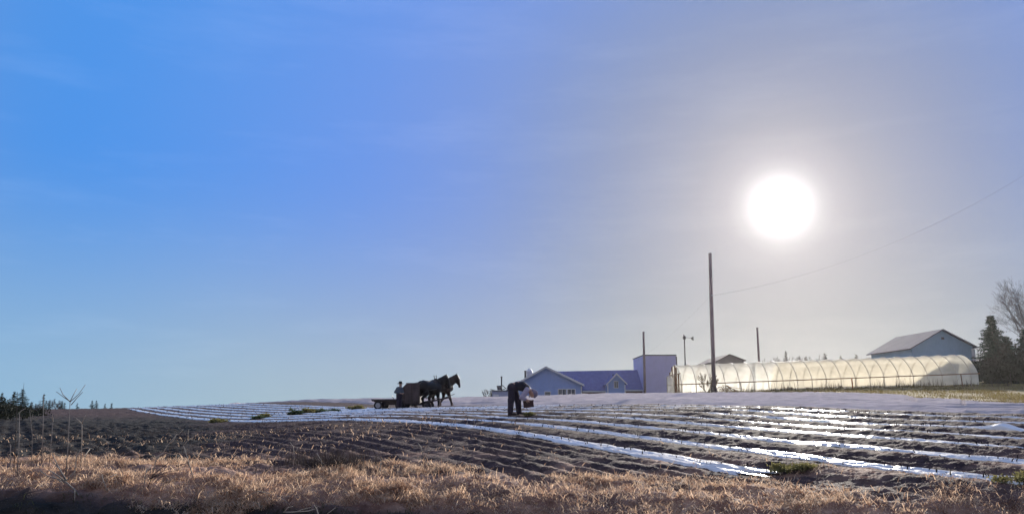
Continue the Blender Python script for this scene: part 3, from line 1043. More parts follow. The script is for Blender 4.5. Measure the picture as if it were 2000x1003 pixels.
def conifer_mesh(h, w, seed, levels=26, gap=0.16, spur=0.0):
    """returns (trunk MB, crown mesh arrays): tiers of drooping branches of needle clumps"""
    r_ = np.random.default_rng(seed)
    V_, F_ = [], []
    for L in range(levels):
        t = (L + 0.5) / levels
        z = h * (0.08 + 0.90 * t)
        rad = w * 0.5 * (1 - t) ** 0.85 * (0.75 + 0.4 * r_.random()) + 0.04 * h * 0.2
        nb = int(6 + 5 * (1 - t))
        a0 = r_.random() * 6.28
        for k in range(nb):
            if r_.random() < gap:
                continue
            an = a0 + k * 6.283 / nb + r_.normal() * 0.22
            ln = rad * (0.65 + 0.5 * r_.random())
            droop = 0.25 + 0.3 * r_.random()
            nc = max(4, int(ln / h * 60))
            for c in range(nc):
                q = (c + 0.6) / nc
                p = np.array([math.cos(an) * ln * q, math.sin(an) * ln * q, z - droop * ln * q ** 1.6 + 0.12 * ln * q ** 3 * 2])
                for m_ in range(4):
                    sz = h * 0.022 * (1.25 - 0.55 * q) * (0.7 + 0.8 * r_.random())
                    pp = p + r_.normal(size=3) * np.array([1, 1, 0.55]) * h * 0.012
                    d1 = r_.normal(size=3)
                    d1[2] *= 0.5
                    d1 += np.array([math.cos(an), math.sin(an), -0.4]) * 0.7
                    d1 /= np.linalg.norm(d1)
                    d2 = np.cross(d1, r_.normal(size=3))
                    d2 /= np.linalg.norm(d2) + 1e-6
                    b_ = len(V_)
                    V_ += [pp - d2 * sz * 0.35, pp + d2 * sz * 0.35, pp + d1 * sz * 1.9]
                    F_.append((b_, b_ + 1, b_ + 2))
    return np.array(V_), np.array(F_)


def conifer(loc, h, w, seed, label, group, cat='spruce', material=None, spur=0.0, levels=26, gap=0.16, name='spruce_tree'):
    root = empty(name, loc, label, cat, group)
    MB().tube([(0, 0, -0.3), (0.01 * h, 0, h * 0.5), (0, 0, h * (1.0 + spur))], [h * 0.02 + 0.02, h * 0.012 + 0.01, 0.008 + h * 0.001], 7).build('trunk', bark, root, True)
    v, f = conifer_mesh(h, w, seed, levels, gap)
    link('crown', np_mesh('crown', v, f), root, material or needle, False)
    return root


def bare_tree(loc, h, seed, label, group, cat='tree', spread=0.55, depth=5, r0=None, name='bare_tree', thick=1.0, material=None, ratio=0.62, stems=1):
    r_ = random.Random(seed)
    root = empty(name, loc, label, cat, group)
    tk, cr = MB(), MB()
    r0 = r0 or h * 0.014

    def grow(p, d, ln, r, lev):
        pts = [p]
        q = p.copy()
        dd = d.copy()
        n = 3
        for i in range(n):
            dd = (dd + Vector((r_.gauss(0, .09), r_.gauss(0, .09), r_.gauss(0.05, .05)))).normalized()
            q = q + dd * ln / n
            pts.append(q.copy())
        rr = [max(0.004 * thick, r * (1 - 0.45 * i / n)) for i in range(n + 1)]
        (tk if lev == 0 else cr).tube(pts, rr, 6 if lev < 2 else 4, cap=False)
        if lev >= depth:
            return
        nb = 3 if lev < depth - 1 else 4
        if lev == 0:
            nb = 6
        for k in range(nb):
            j = r_.uniform(0.35, 1.0) if lev else r_.uniform(0.25, 1.0)
            idx_ = min(n - 1, int(j * n))
            base = pts[idx_].lerp(pts[idx_ + 1], j * n - idx_ if idx_ < n else 1)
            ang_ = r_.uniform(0.4, 1.0) * spread * 1.3
            ax = Vector((r_.gauss(0, 1), r_.gauss(0, 1), r_.gauss(0, .3))).cross(dd)
            if ax.length < 1e-3:
                continue
            nd = Matrix.Rotation(ang_, 3, ax.normalized()) @ dd
            grow(base, nd.normalized(), ln * ratio * r_.uniform(0.75, 1.15), rr[idx_] * 0.6, lev + 1)
        grow(pts[-1], dd, ln * ratio, rr[-1] * 0.85, lev + 1)

    for k in range(stems):
        d = Vector((r_.gauss(0, .05), r_.gauss(0, .05), 1)) if stems == 1 else Vector((r_.gauss(0, .45), r_.gauss(0, .45), 1))
        grow(Vector((r_.gauss(0, .08) if stems > 1 else 0, 0, -0.2)), d.normalized(), h * 0.40, r0, 0)
    tk.build('trunk', material or bark, root, True)
    cr.build('crown', material or twig, root, True)
    return root


def ground_at(px, Y, py=HORIZON):
    x = at(px, py, Y).x
    return Vector((x, Y, float(full_h(x, Y)) - 0.05))


def top_h(px, py, Y, g):
    return at(px, py, Y).z - g.z


# clump at the far right, beyond the greenhouse
RG = 'evergreens and bushes beyond the right end of the greenhouse'
g = ground_at(1934, 97, 614)
conifer(g, top_h(1932, 614, 97, g), 7.4, 3, 'dense dark spruce with a pointed tip just right of the greenhouse end', RG, levels=30, gap=0.1)
g = ground_at(1966, 99, 655)
conifer(g, top_h(1964, 655, 99, g), 6.4, 4, 'shorter spruce between the pointed spruce and the picture edge', RG, levels=26, gap=0.12)
g = ground_at(1999, 98, 640)
conifer(g, top_h(1998, 640, 98, g), 6.6, 5, 'dark spruce at the right edge of the picture in front of the bare tree', RG, levels=26, gap=0.12)
g = ground_at(2050, 99)
conifer(g, top_h(2050, 600, 99, g), 5.4, 6, 'tall spruce just past the right edge of the picture', RG, levels=26, gap=0.12)
g = ground_at(1994, 106, 560)
bare_tree(g, top_h(1994, 520, 106, g) * 0.86, 21, 'large leafless tree with fine spreading twigs rising above the dark spruces at right', RG, spread=0.58, depth=6, r0=0.19, ratio=0.66, thick=1.1)
leafy = mat('dark bush leaves', (0.030, 0.034, 0.026), 0.85, 0.4, 1.5, spec=0.08, trans=0.15)


def bush(loc, sx, sz, seed, label, group, n=2600, material=None, size=0.16, name='bush', cat='bush'):
    r_ = np.random.default_rng(seed)
    root = empty(name, loc, label, cat, group)
    # clumps
    nc = 16
    cc = r_.normal(size=(nc, 3)) * np.array([sx * 0.30, sx * 0.28, sz * 0.22]) + np.array([0, 0, sz * 0.42])
    k = r_.integers(0, nc, n)
    p = cc[k] + r_.normal(size=(n, 3)) * np.array([sx, sx, sz]) * 0.12
    p = p[p[:, 2] > 0.0]
    n = len(p)
    d1 = r_.normal(size=(n, 3))
    d1[:, 2] += 0.5
    d1 /= np.linalg.norm(d1, axis=1)[:, None]
    d2 = np.cross(d1, r_.normal(size=(n, 3)))
    d2 /= np.linalg.norm(d2, axis=1)[:, None]
    s_ = size * (0.5 + r_.random(n))[:, None]
    v = np.stack([p - d2 * s_ * 0.35, p + d2 * s_ * 0.35, p + d1 * s_ * 1.3], 1).reshape(-1, 3)
    f = np.arange(3 * n).reshape(n, 3)
    link('foliage', np_mesh('foliage', v, f), root, material or leafy, False)
    m = MB()
    rr = random.Random(seed)
    for c in cc[:10]:
        m.tube([(rr.gauss(0, .08 * sx), rr.gauss(0, .08 * sx), -0.1), tuple(c * 0.6), tuple(c + np.array([0, 0, sz * 0.12]))], [0.03 * sz / 3 + 0.004, 0.02 * sz / 3 + 0.003, 0.004], 5)
    m.build('stem', bark, root, True)
    return root


for px, Y, sx, pt, sd, lb in ((1936, 92, 3.6, 700, 31, 'dark bush under the pointed spruce beside the greenhouse end'),
                              (1972, 91, 4.0, 690, 32, 'wide dark bush in the middle of the clump right of the greenhouse'),
                              (2010, 92, 4.2, 680, 33, 'dark bush at the right picture edge below the spruces'),
                              (1954, 94, 3.8, 680, 34, 'taller dark bush tucked between the two nearest spruces at right')):
    g = ground_at(px, Y, 720)
    bush(g, sx, top_h(px, pt, Y, g) * 1.0, sd, lb, RG, n=4200, size=0.20)
# low far wood seen over the greenhouse roof
WG = 'far trees showing above the greenhouse roof'
rr = random.Random(5)
protoC = protoB = None
for i, (px, py, kind) in enumerate(((1489, 694, 'b'), (1496, 697, 'b'), (1509, 690, 'b'), (1517, 694, 'b'), (1525, 693, 'b'), (1534, 684, 'c'), (1539, 692, 'b'),
                                    (1545, 690, 'b'), (1553, 688, 'b'), (1561, 697, 'c'), (1567, 688, 'b'), (1574, 695, 'c'), (1582, 690, 'b'), (1590, 693, 'b'),
                                    (1598, 686, 'b'), (1604, 695, 'b'), (1611, 688, 'c'), (1616, 695, 'b'), (1642, 693, 'c'), (1652, 694, 'b'), (1672, 691, 'c'))):
    Y = 240 + rr.uniform(-15, 25)
    g = ground_at(px, Y, py)
    h = top_h(px, py, Y, g)
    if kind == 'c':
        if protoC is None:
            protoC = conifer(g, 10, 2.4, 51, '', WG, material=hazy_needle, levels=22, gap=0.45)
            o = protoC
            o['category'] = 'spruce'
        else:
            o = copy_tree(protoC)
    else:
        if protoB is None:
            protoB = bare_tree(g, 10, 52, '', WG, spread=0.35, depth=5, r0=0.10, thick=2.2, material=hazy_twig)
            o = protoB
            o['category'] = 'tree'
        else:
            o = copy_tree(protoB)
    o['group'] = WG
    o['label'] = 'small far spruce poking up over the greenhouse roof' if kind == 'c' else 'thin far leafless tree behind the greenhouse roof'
    o.location = g
    o.scale = (h / 10 * rr.uniform(0.8, 1.1),) * 2 + (h / 10,)
    o.rotation_euler.z = rr.uniform(0, 6)
# shrubs left of the house and by the pole
g = ground_at(957, 112)
for px, py, sd, lb in ((957, 747, 61, 'fine bare shrub behind the left side of the small hut'), (991, 744, 62, 'fine bare shrub between the hut and the house gable')):
    g = ground_at(px, 108)
    bare_tree(g, top_h(px, py, 108, g) * 0.9, sd, lb, 'bare shrubs by the hut', cat='shrub', spread=0.5, depth=4, r0=0.03, thick=1.3, name='bare_shrub', stems=3)
g = ground_at(1381, 77.4)
straw_twig = mat('tan twigs', (0.16, 0.11, 0.07), 0.9, 0.25, 5)
bare_tree(g, top_h(1379, 706, 77.4, g) * 0.85, 63, 'tan leafless shrub leaning against the left of the tallest pole', None, cat='shrub', spread=0.40, depth=4, r0=0.035, thick=1.3, name='bare_shrub', stems=3, material=straw_twig)
for px, py, Y, sd, lb in ((1545, 748, 78.8, 64, 'low bare shrub at the greenhouse foot where its shaded part begins'), (1581, 749, 79.2, 65, 'low fan-shaped bare shrub against the greenhouse wall'),
                          (1643, 745, 79.2, 66, 'low bare shrub beside the orange post of the greenhouse')):
    g = ground_at(px, Y)
    bare_tree(g, top_h(px, py, Y, g), sd, lb, 'bare shrubs along the greenhouse foot', cat='shrub', spread=0.6, depth=3, r0=0.02, thick=1.5, name='bare_shrub', stems=4, material=straw_twig)
# left horizon trees
LG = 'small trees along the left horizon'
LT = [(42, 753, 120, 'c', 3.6, 'largest bushy spruce on the left horizon with two bare spikes on top'),
      (26, 763, 128, 'c', 3.0, 'spruce leaning close behind the largest horizon spruce on its left'),
      (84, 768, 140, 'c', 1.2, 'very thin spire-like spruce among bare trees on the left horizon'),
      (90, 781, 150, 'c', 2.0, 'stubby spruce right beside the thin spire-like spruce'),
      (96, 781, 155, 'c', 1.6, 'slim short spruce between the stubby spruce and the lacy bare tree'),
      (61, 784, 140, 'c', 1.8, 'low spruce at the right foot of the largest horizon spruce'),
      (106, 772, 130, 'b', 0, 'lacy leafless tree behind the thin saplings on the left horizon'),
      (73, 775, 135, 'b', 0, 'pale leafless tree between the largest spruce and the spire-like spruce'),
      (66, 777, 132, 'b', 0, 'small leafless tree just right of the largest horizon spruce'),
      (113, 776, 150, 'b', 0, 'leafless tree left of the forked sapling on the left horizon'),
      (121, 782, 150, 'c', 2.0, 'small spruce left of the forked sapling stem'),
      (126, 785, 150, 'c', 1.8, 'tiny spruce touching the forked sapling stem'),
      (151, 786, 160, 'c', 2.2, 'tiny spruce right of the forked sapling'),
      (180, 781, 170, 'c', 2.4, 'left one of the pair of small spruces on the left field crest'),
      (188, 781, 172, 'c', 2.4, 'right one of the pair of small spruces on the left field crest'),
      (205, 787, 175, 'c', 1.7, 'tiny tree at the end of the white strips, right of the spruce pair'),
      (218, 786, 178, 'c', 1.7, 'tiny tree farthest right on the left field crest'),
      (2, 766, 100, 'c', 2.6, 'dark spruce at the very left edge of the picture'),
      (12, 772, 105, 'b', 0, 'leafless bush tree next to the spruce at the left picture edge')]
for i, (px, py, Y, k, w, lb) in enumerate(LT):
    g = ground_at(px, Y)
    h = top_h(px, py, Y, g)
    if k == 'c':
        conifer(g, h * 0.92 if i == 0 else h, w * 1.15, 70 + i, lb, LG, material=far_needle if i != 17 else needle, levels=15, gap=0.3, spur=0.2 if i == 0 else 0.02)
    else:
        bare_tree(g, h, 70 + i, lb, LG, spread=0.5, depth=4, r0=0.04, thick=2.2)
for px, Y, sx, pt, sd, lb in ((-8, 46, 2.6, 772, 41, 'dark brown bush at the left picture edge on the field rim'), (22, 52, 2.2, 785, 42, 'low dark bush below the largest horizon spruce'),
                              (58, 56, 1.8, 791, 43, 'low dark bush below the small leafless trees on the left rim')):
    g = ground_at(px, Y)
    bush(g, sx, max(0.5, top_h(px, pt, Y, g)), sd, lb, 'dark bushes on the left field rim', n=1500, size=0.12)

# ================================================================== grass and small litter
dry = mat('dry straw blades', (0.28, 0.14, 0.085), 0.7, 0.5, 5.0, spec=0.1, col2=(0.92, 0.68, 0.47), trans=0.6)
brownw = mat('dead brown weeds', (0.035, 0.028, 0.028), 0.8, 0.5, 0.8, spec=0.05, col2=(0.085, 0.066, 0.06), trans=0.2)
greenb = mat('shade-darkened green blades', (0.03, 0.036, 0.02), 0.7, 0.5, 0.8, spec=0.15, col2=(0.09, 0.09, 0.05), trans=0.3)  # bank blades kept dark, the shade is in their colour
pastb = mat('pasture blades', (0.16, 0.11, 0.05), 0.7, 0.5, 0.5, spec=0.1, col2=(0.26, 0.22, 0.09), trans=0.35)


def blades(name, label_kind, X, Y, ln, wd, lean, material, seed, zoff=0.0):
    r_ = np.random.default_rng(seed)
    n = len(X)
    Z = full_h(X, Y) + zoff - 0.01
    an = r_.random(n) * 6.283
    le = np.clip(lean + 0.3 * r_.normal(size=n), 0.05, 1.45)
    d0 = np.stack([np.cos(an) * np.sin(le * 0.55), np.sin(an) * np.sin(le * 0.55), np.cos(le * 0.55)], -1)
    an2 = an + r_.normal(size=n) * 0.5
    le2 = np.clip(le * 1.5, 0, 1.9)
    d1 = np.stack([np.cos(an2) * np.sin(le2), np.sin(an2) * np.sin(le2), np.cos(le2)], -1)
    sa = r_.random(n) * 6.283
    sd = np.stack([np.cos(sa), np.sin(sa), 0 * sa], -1)
    p0 = np.stack([X, Y, Z], -1)
    L_ = ln[:, None]
    p1 = p0 + d0 * L_ * 0.55
    p2 = p1 + d1 * L_ * 0.45
    W_ = wd[:, None]
    v = np.stack([p0 - sd * W_ * 0.5, p0 + sd * W_ * 0.5, p1 + sd * W_ * 0.42, p1 - sd * W_ * 0.42, p2], 1).reshape(-1, 3)
    i0 = np.arange(n) * 5
    f = np.concatenate([np.stack([i0, i0 + 1, i0 + 2], -1), np.stack([i0, i0 + 2, i0 + 3], -1), np.stack([i0 + 3, i0 + 2, i0 + 4], -1)])
    o = link(name, np_mesh(name, v, f), None, material, False)
    return tag(o, label_kind, 'grass', None, 'stuff')


def scatter(n, u0, u1, y0, y1, dens, seed):
    """rejection sampling over the fan, even per ground area"""
    r_ = np.random.default_rng(seed)
    m = n * 9
    Y = np.sqrt(y0 ** 2 + (y1 ** 2 - y0 ** 2) * r_.random(m))
    u = u0 + (u1 - u0) * r_.random(m)
    X = u * Y
    keep = r_.random(m) < dens(X, Y, u)
    X, Y = X[keep][:n], Y[keep][:n]
    return X, Y


r_ = np.random.default_rng(3)
clump = lambda X, Y, f: np.clip(0.5 + 1.1 * fbm(X * f, Y * f, 3), 0.04, 1)
X, Y = scatter(90000, -0.75, 0.75, 9.0, 15.5, lambda X, Y, u: (Y > crest(u) - 0.25 + 0.35 * vnoise(X * 1.1, Y * 0 + 3)) * np.maximum(clump(X, Y, 1.1) ** 2.4, 0.22 * (Y < 11.6)) * np.clip((grass_edge(u) + 0.5 + 1.1 * vnoise(X * 0.9, Y * 0.9) - Y) / 3.0, 0.0, 1) * np.interp(u, [-0.75, -0.1, 0.15, 0.35, 0.75], [1, 1, 0.9, 0.8, 0.8]), 1)
blades('dry_grass', 'matted straw coloured dry grass along the near edge of the field', X, Y, 0.045 + 0.085 * r_.random(len(X)) + 0.15 * r_.random(len(X)) ** 6, 0.005 + 0.006 * r_.random(len(X)), 1.36, dry, 2)
X, Y = scatter(1300, -0.75, 0.75, 9.6, 14.5, lambda X, Y, u: (Y > crest(u)) * (Y < grass_edge(u) - 0.2) * clump(X, Y, 0.7) ** 2 * np.interp(u, [-0.3, 0.2], [1, 0.15]), 21)
blades('tall_grass', 'sparse taller pale grass stems sticking out of the matted straw', X, Y, 0.08 + 0.14 * r_.random(len(X)) ** 1.5, 0.005 + 0.004 * r_.random(len(X)), 0.7, dry, 22)
X, Y = scatter(12000, -0.75, 0.55, 6.2, 10.4, lambda X, Y, u: (Y < crest(u) - 0.2) * clump(X, Y, 2.0), 4)
blades('bank_grass', 'dull green and brown grass on the shaded ditch bank', X, Y, 0.05 + 0.08 * r_.random(len(X)), 0.006 + 0.006 * r_.random(len(X)), 1.0, greenb, 5)
X, Y = scatter(15000, -0.75, 0.12, 12.0, 34, lambda X, Y, u: clump(X, Y, 0.9) * np.clip((-u + 0.12) / 0.5, 0, 1) ** 1.5 * np.clip((11.6 - row_a(X, Y)), 0, 1), 6)
blades('dead_weeds', 'dark brown dead weeds and stubble on the left of the field', X, Y, 0.04 + 0.11 * r_.random(len(X)) ** 2, 0.007 + 0.007 * r_.random(len(X)), 0.95, brownw, 7)
X, Y = scatter(1500, -0.7, 0.75, 11.0, 24, lambda X, Y, u: clump(X, Y, 0.7) * np.clip((12.4 - row_a(X, Y)) / 0.6, 0, 1), 8)
blades('straw_litter', 'pale straw litter strewn over the dark soil', X, Y, 0.06 + 0.14 * r_.random(len(X)), 0.007 + 0.008 * r_.random(len(X)), 1.35, dry, 9)
X, Y = scatter(16000, 0.1, 0.78, 32, 84, lambda X, Y, u: clump(X, Y, 0.35) * (Y > np.interp(u, [0.1, 0.3, 0.42, 0.49, 0.5, 0.56, 0.57, 0.8], [77, 69, 62, 56, 45, 42, 35, 32])), 10)
blades('pasture_grass', 'rough brown and green pasture grass in front of the greenhouse', X, Y, 0.10 + 0.22 * r_.random(len(X)), 0.03 + 0.03 * r_.random(len(X)), 0.8, pastb, 11)
X = r_.uniform(gl.x - 0.5, grr.x + 3, 1500)
Y = 79.75 + r_.normal(size=len(X)) * 0.25
kp = clump(X, Y, 0.8) > r_.random(len(X))
X, Y = X[kp], Y[kp]
blades('dry_stalks', 'thin dry stalks standing along the foot of the greenhouse', X, Y, 0.35 + 0.75 * r_.random(len(X)) ** 2, 0.02 + 0.015 * r_.random(len(X)), 0.2, brownw, 12)
stub = mat('dark stubble', (0.022, 0.017, 0.018), 0.85, 0.4, 2, spec=0.1)
# dark stubble of last year's crop on and beside the strips
sx_, sy_ = [], []
for a, y0, y1 in strip_paths:
    n = 330
    yy = np.exp(r_.uniform(math.log(y0), math.log(y1), n))
    sx_.append(a - SL * yy + r_.normal(size=n) * 0.16)
    sy_.append(yy)
X, Y = np.concatenate(sx_), np.concatenate(sy_)
blades('crop_stubble', 'short dark crop stubble poking through the white mulch strips', X, Y, 0.03 + 0.05 * r_.random(len(X)) + 0.0005 * Y, 0.012 + 0.0006 * Y, 0.8, stub, 13, 0.03)

# ---- saplings, stalks and dead branches in the front grass
stem_m = mat('pale dry stem', (0.26, 0.22, 0.19), 0.8, 0.3, 8)
stem_d = mat('dark twig', (0.045, 0.035, 0.03), 0.85, 0.3, 8)
pale_s = mat('bleached stalk', (0.46, 0.40, 0.33), 0.7, 0.2, 8, trans=0.2)


def twigs(name, Y, lines, r, label, cat, material, group=None, depth_jit=0.15):
    """a rooted plant: lines of photo points standing at distance Y; the first point of the first line is its root"""
    x0, y0 = lines[0][0]
    b_ = at(x0, y0, Y)
    zg = float(full_h(b_.x, Y)) - 0.03
    root = empty(name, (b_.x, Y, zg), label, cat, group)
    sh_ = Vector((0, 0, 0))
    q_ = random.Random(hash(name) % 7 + int(x0))
    for i, ln in enumerate(lines):
        pts = []
        off = 0 if i == 0 else q_.uniform(-depth_jit, depth_jit)
        for j, (x, y) in enumerate(ln):
            p = at(x, y, Y)
            pts.append((p.x - b_.x, off * j / max(1, len(ln) - 1), p.z - zg))
        if i == 0:
            pts[0] = (0, 0, -0.05)
        k = len(pts) - 1
        ri = r if i == 0 else r * 0.7
        MB().tube(pts, [ri * (1 - 0.45 * j / k) for j in range(k + 1)], 6).build('stem' if i == 0 else 'branch', material, root, True)
    return root


SG = 'thin leafless saplings standing in the front left grass'
twigs('sapling', 11.2, [[(130, 922), (133, 860), (137, 783)], [(137, 784), (124, 770), (119, 757)], [(137, 783), (127, 776), (112, 764)], [(137, 783), (139, 770), (141, 758)],
                        [(137, 784), (149, 769), (158, 750)], [(139, 790), (152, 777), (166, 765)]], 0.0085, 'tallest leafless sapling with a crown of five spread twigs', 'sapling', stem_m, SG)
twigs('sapling', 11.0, [[(36, 914), (37, 860), (38, 806)], [(38, 806), (40, 801), (46, 797)]], 0.0085, 'straight pale sapling with a hooked top below the largest horizon spruce', 'sapling', stem_m, SG)
twigs('sapling', 11.3, [[(28, 918), (31, 850), (34, 765)]], 0.006, 'slender dark sapling close left of the hooked one', 'sapling', stem_d, SG)
twigs('sapling', 11.4, [[(63, 917), (63, 850), (58, 800)], [(60, 830), (66, 808)]], 0.005, 'very thin sapling between the hooked one and the spire-like spruce', 'sapling', stem_m, SG)
twigs('sapling', 11.6, [[(84, 897), (84, 830), (85, 770)]], 0.0075, 'straight unbranched sapling rising to the spire-like spruce', 'sapling', stem_m, SG)
twigs('sapling', 11.5, [[(98, 890), (101, 850), (104, 815)], [(103, 822), (110, 806)]], 0.007, 'short sapling left of the crowned tallest one', 'sapling', stem_m, SG)
twigs('sapling', 12.0, [[(161, 888), (160, 850), (160, 826)], [(160, 827), (153, 820), (147, 816)], [(160, 827), (164, 818), (169, 809)]], 0.0085, 'short stout sapling with a pale two-armed fork', 'sapling', pale_s, SG)
twigs('sapling', 11.3, [[(22, 905), (21, 870), (21, 868)], [(21, 900), (14, 866)]], 0.006, 'stubby twig pair at the left end of the sapling row', 'sapling', stem_m, SG)
BG_ = 'dry stalks and dead branches in the front grass'
twigs('dry_stalk', 11.0, [[(147, 908), (150, 888), (160, 876), (170, 873), (182, 876)], [(176, 875), (171, 888), (176, 901)]], 0.009, 'arched pale dry stalk bowing right beyond the crowned sapling', 'stalk', pale_s, BG_)
twigs('dead_branch', 10.7, [[(284, 942), (300, 925), (330, 902)], [(290, 936), (320, 918), (366, 903)], [(292, 934), (330, 920), (368, 914)]], 0.007, 'dark low dead branches fanning right from one root in the front grass', 'branch', stem_d, BG_)
twigs('dry_stalk', 11.4, [[(298, 900), (306, 892), (318, 884), (328, 868), (343, 850)], [(328, 868), (337, 861), (344, 846)], [(343, 850), (352, 846), (360, 838)]], 0.009, 'pale crooked stalk leaning right at mid left of the field edge', 'stalk', pale_s, BG_)
twigs('dry_stalk', 11.2, [[(381, 938), (368, 900), (358, 868)], [(358, 870), (366, 860), (378, 852)], [(372, 912), (376, 926)], [(366, 858), (374, 838)]], 0.008, 'pale thin stalk leaning left with a bent twig on top', 'stalk', pale_s, BG_)
twigs('dry_stalk', 10.7, [[(281, 940), (284, 925), (287, 914)], [(284, 925), (291, 906)]], 0.007, 'short upright pale stub beside the dark fanning branches', 'stalk', pale_s, BG_)
twigs('dead_branch', 10.4, [[(160, 968), (145, 955), (128, 940), (110, 926), (95, 917)], [(128, 938), (112, 908), (100, 885)], [(130, 938), (118, 917), (104, 900)], [(130, 938), (140, 925), (145, 918)],
                            [(134, 944), (118, 936), (92, 928), (78, 918)], [(128, 940), (117, 943), (92, 930)]], 0.012, 'large dead branch heap sprawled on the bank at lower left', 'branch', stem_m, BG_)
twigs('dry_stalk', 10.3, [[(147, 978), (146, 965), (146, 955)]], 0.008, 'single pale stub below the dead branch heap', 'stalk', pale_s, BG_)
twigs('dry_stalk', 10.6, [[(218, 930), (200, 932), (199, 925)], [(214, 931), (222, 926)]], 0.008, 'pale hooked twig lying between the branch heap and the dark fan', 'stalk', pale_s, BG_)
twigs('dead_branch', 9.9, [[(640, 1002), (618, 992), (602, 997), (570, 999), (553, 999)], [(580, 998), (590, 994), (607, 990)], [(640, 1002), (656, 990)], [(618, 992), (613, 985)], [(556, 998), (562, 990), (572, 988)]],
      0.008, 'bleached crooked branch lying on the shaded bank at bottom centre left', 'branch', pale_s, BG_)
twigs('dead_branch', 10.5, [[(575, 982), (556, 976), (530, 964), (505, 958), (494, 963)], [(530, 964), (545, 968), (565, 970)]], 0.008, 'long bleached branch along the crest of the bank left of the bottom centre', 'branch', pale_s, BG_)
twigs('dry_stalk', 12.6, [[(633, 912), (627, 898), (619, 884)], [(645, 921), (634, 905), (623, 896)]], 0.008, 'crossed pale stalks in the tall weeds at the field edge', 'stalk', pale_s, BG_)
twigs('dry_stalk', 12.2, [[(743, 955), (743, 925), (744, 896)], [(743, 918), (738, 908)], [(743, 925), (749, 915)]], 0.007, 'tall straight pale weed stalk in the middle of the front grass', 'stalk', pale_s, BG_)
twigs('dry_stalk', 14.0, [[(830, 882), (822, 872), (816, 864)], [(829, 881), (838, 879)]], 0.009, 'pale broken stalk on bare soil below the nearest mulch strip', 'stalk', pale_s, BG_)
twigs('dry_stalk', 13.0, [[(578, 884), (573, 872), (566, 862)], [(578, 884), (581, 872)]], 0.008, 'short forked stalk at the left of the tall weed patch', 'stalk', pale_s, BG_)
tr_ = np.random.default_rng(88)
# tall dead weed patch
X = at(640, 900, 12.6).x + tr_.normal(size=900) * 0.42
Y = 12.9 + tr_.normal(size=900) * 0.35
blades('weed_patch', 'patch of taller dry brown weeds at the field edge', X, Y, 0.12 + 0.24 * tr_.random(900) ** 1.5, 0.005 + 0.004 * tr_.random(900), 0.4, brownw, 14)
# ---- heaps of pulled green weeds on the rows
green_leaf = mat('green weed leaves', (0.09, 0.09, 0.04), 0.8, 0.5, 6, spec=0.05, col2=(0.25, 0.22, 0.09), trans=0.4)
dull_leaf = mat('dull green weed leaves', (0.035, 0.06, 0.03), 0.7, 0.4, 6, spec=0.15, col2=(0.10, 0.13, 0.06), trans=0.35)
WH = 'heaps of pulled green weeds on the field'
for px, Y, sx, sz, sd, m_, lb in ((1547, 12.05, 0.85, 0.13, 101, green_leaf, 'bright green weed heap at the torn end of the nearest mulch strip'),
                                  (2000, 10.2, 0.75, 0.26, 102, green_leaf, 'green weed heap cut by the right picture edge, by the crumpled strip end'),
                                  (425, 40.5, 1.3, 0.24, 103, green_leaf, 'yellow green weed heap on the lowest strips at left'),
                                  (503, 41, 0.9, 0.28, 104, dull_leaf, 'dull green weed heap just right of the yellow green one'),
                                  (520, 43, 0.9, 0.26, 105, green_leaf, 'small bright weed heap between the two dull ones at left'),
                                  (578, 44, 1.1, 0.42, 106, dull_leaf, 'dark rounded weed heap left of the larger bright clump on the strips'),
                                  (598, 45, 1.2, 0.50, 107, green_leaf, 'largest green weed clump on the strips left of the trailer'),
                                  (632, 46, 1.4, 0.22, 108, dull_leaf, 'flat dark weed heap midway between the big clump and the trailer'),
                                  (697, 49, 1.4, 0.36, 109, green_leaf, 'green weed clump a little left of the trailer wheel'),
                                  (1034, 23.5, 0.35, 0.10, 110, green_leaf, 'small green weed handful under the held crate')):
    g = ground_at(px, Y)
    g.z += 0.04
    bush(g, sx * 0.62, sz * 0.62, sd, lb, WH, n=1500, material=m_, size=0.022 + 0.0011 * Y, name='weed_heap', cat='weed heap')
# ---- scrap by the pole foot
sc_ = empty('scrap_pile', at(1420, 767, 77.5), 'tangle of bent rusty rods and old wheels at the right foot of the tallest pole', 'scrap')
sc_.location.z = float(full_h(sc_.location.x, 77.5)) - 0.05
q_ = random.Random(4)
m = MB()
for k in range(15):
    a_ = Vector((q_.uniform(-1.0, 0.6), q_.uniform(-0.4, 0.4), q_.uniform(0, 0.2)))
    m.tube([a_, a_ + Vector((q_.uniform(-0.3, 0.5), 0, q_.uniform(0.3, 0.7))), a_ + Vector((q_.uniform(0.2, 1.3), 0, q_.uniform(0, 0.25)))], 0.02, 5)
m.build('rods', rail_m, sc_)
for cx_, cz_, r__ in ((-0.75, 0.32, 0.28), (0.1, 0.25, 0.22)):
    MB().tube([(cx_ + r__ * math.cos(a_ * 0.524), -0.3, cz_ + r__ * math.sin(a_ * 0.524)) for a_ in range(13)], 0.03, 6).build('wheel', rail_m, sc_, True)
MB().tube([(-0.1, -0.1, 0.75), (0.5, -0.1, 0.42), (1.1, -0.1, 0.05)], 0.04, 6).build('shaft', rail_m, sc_)

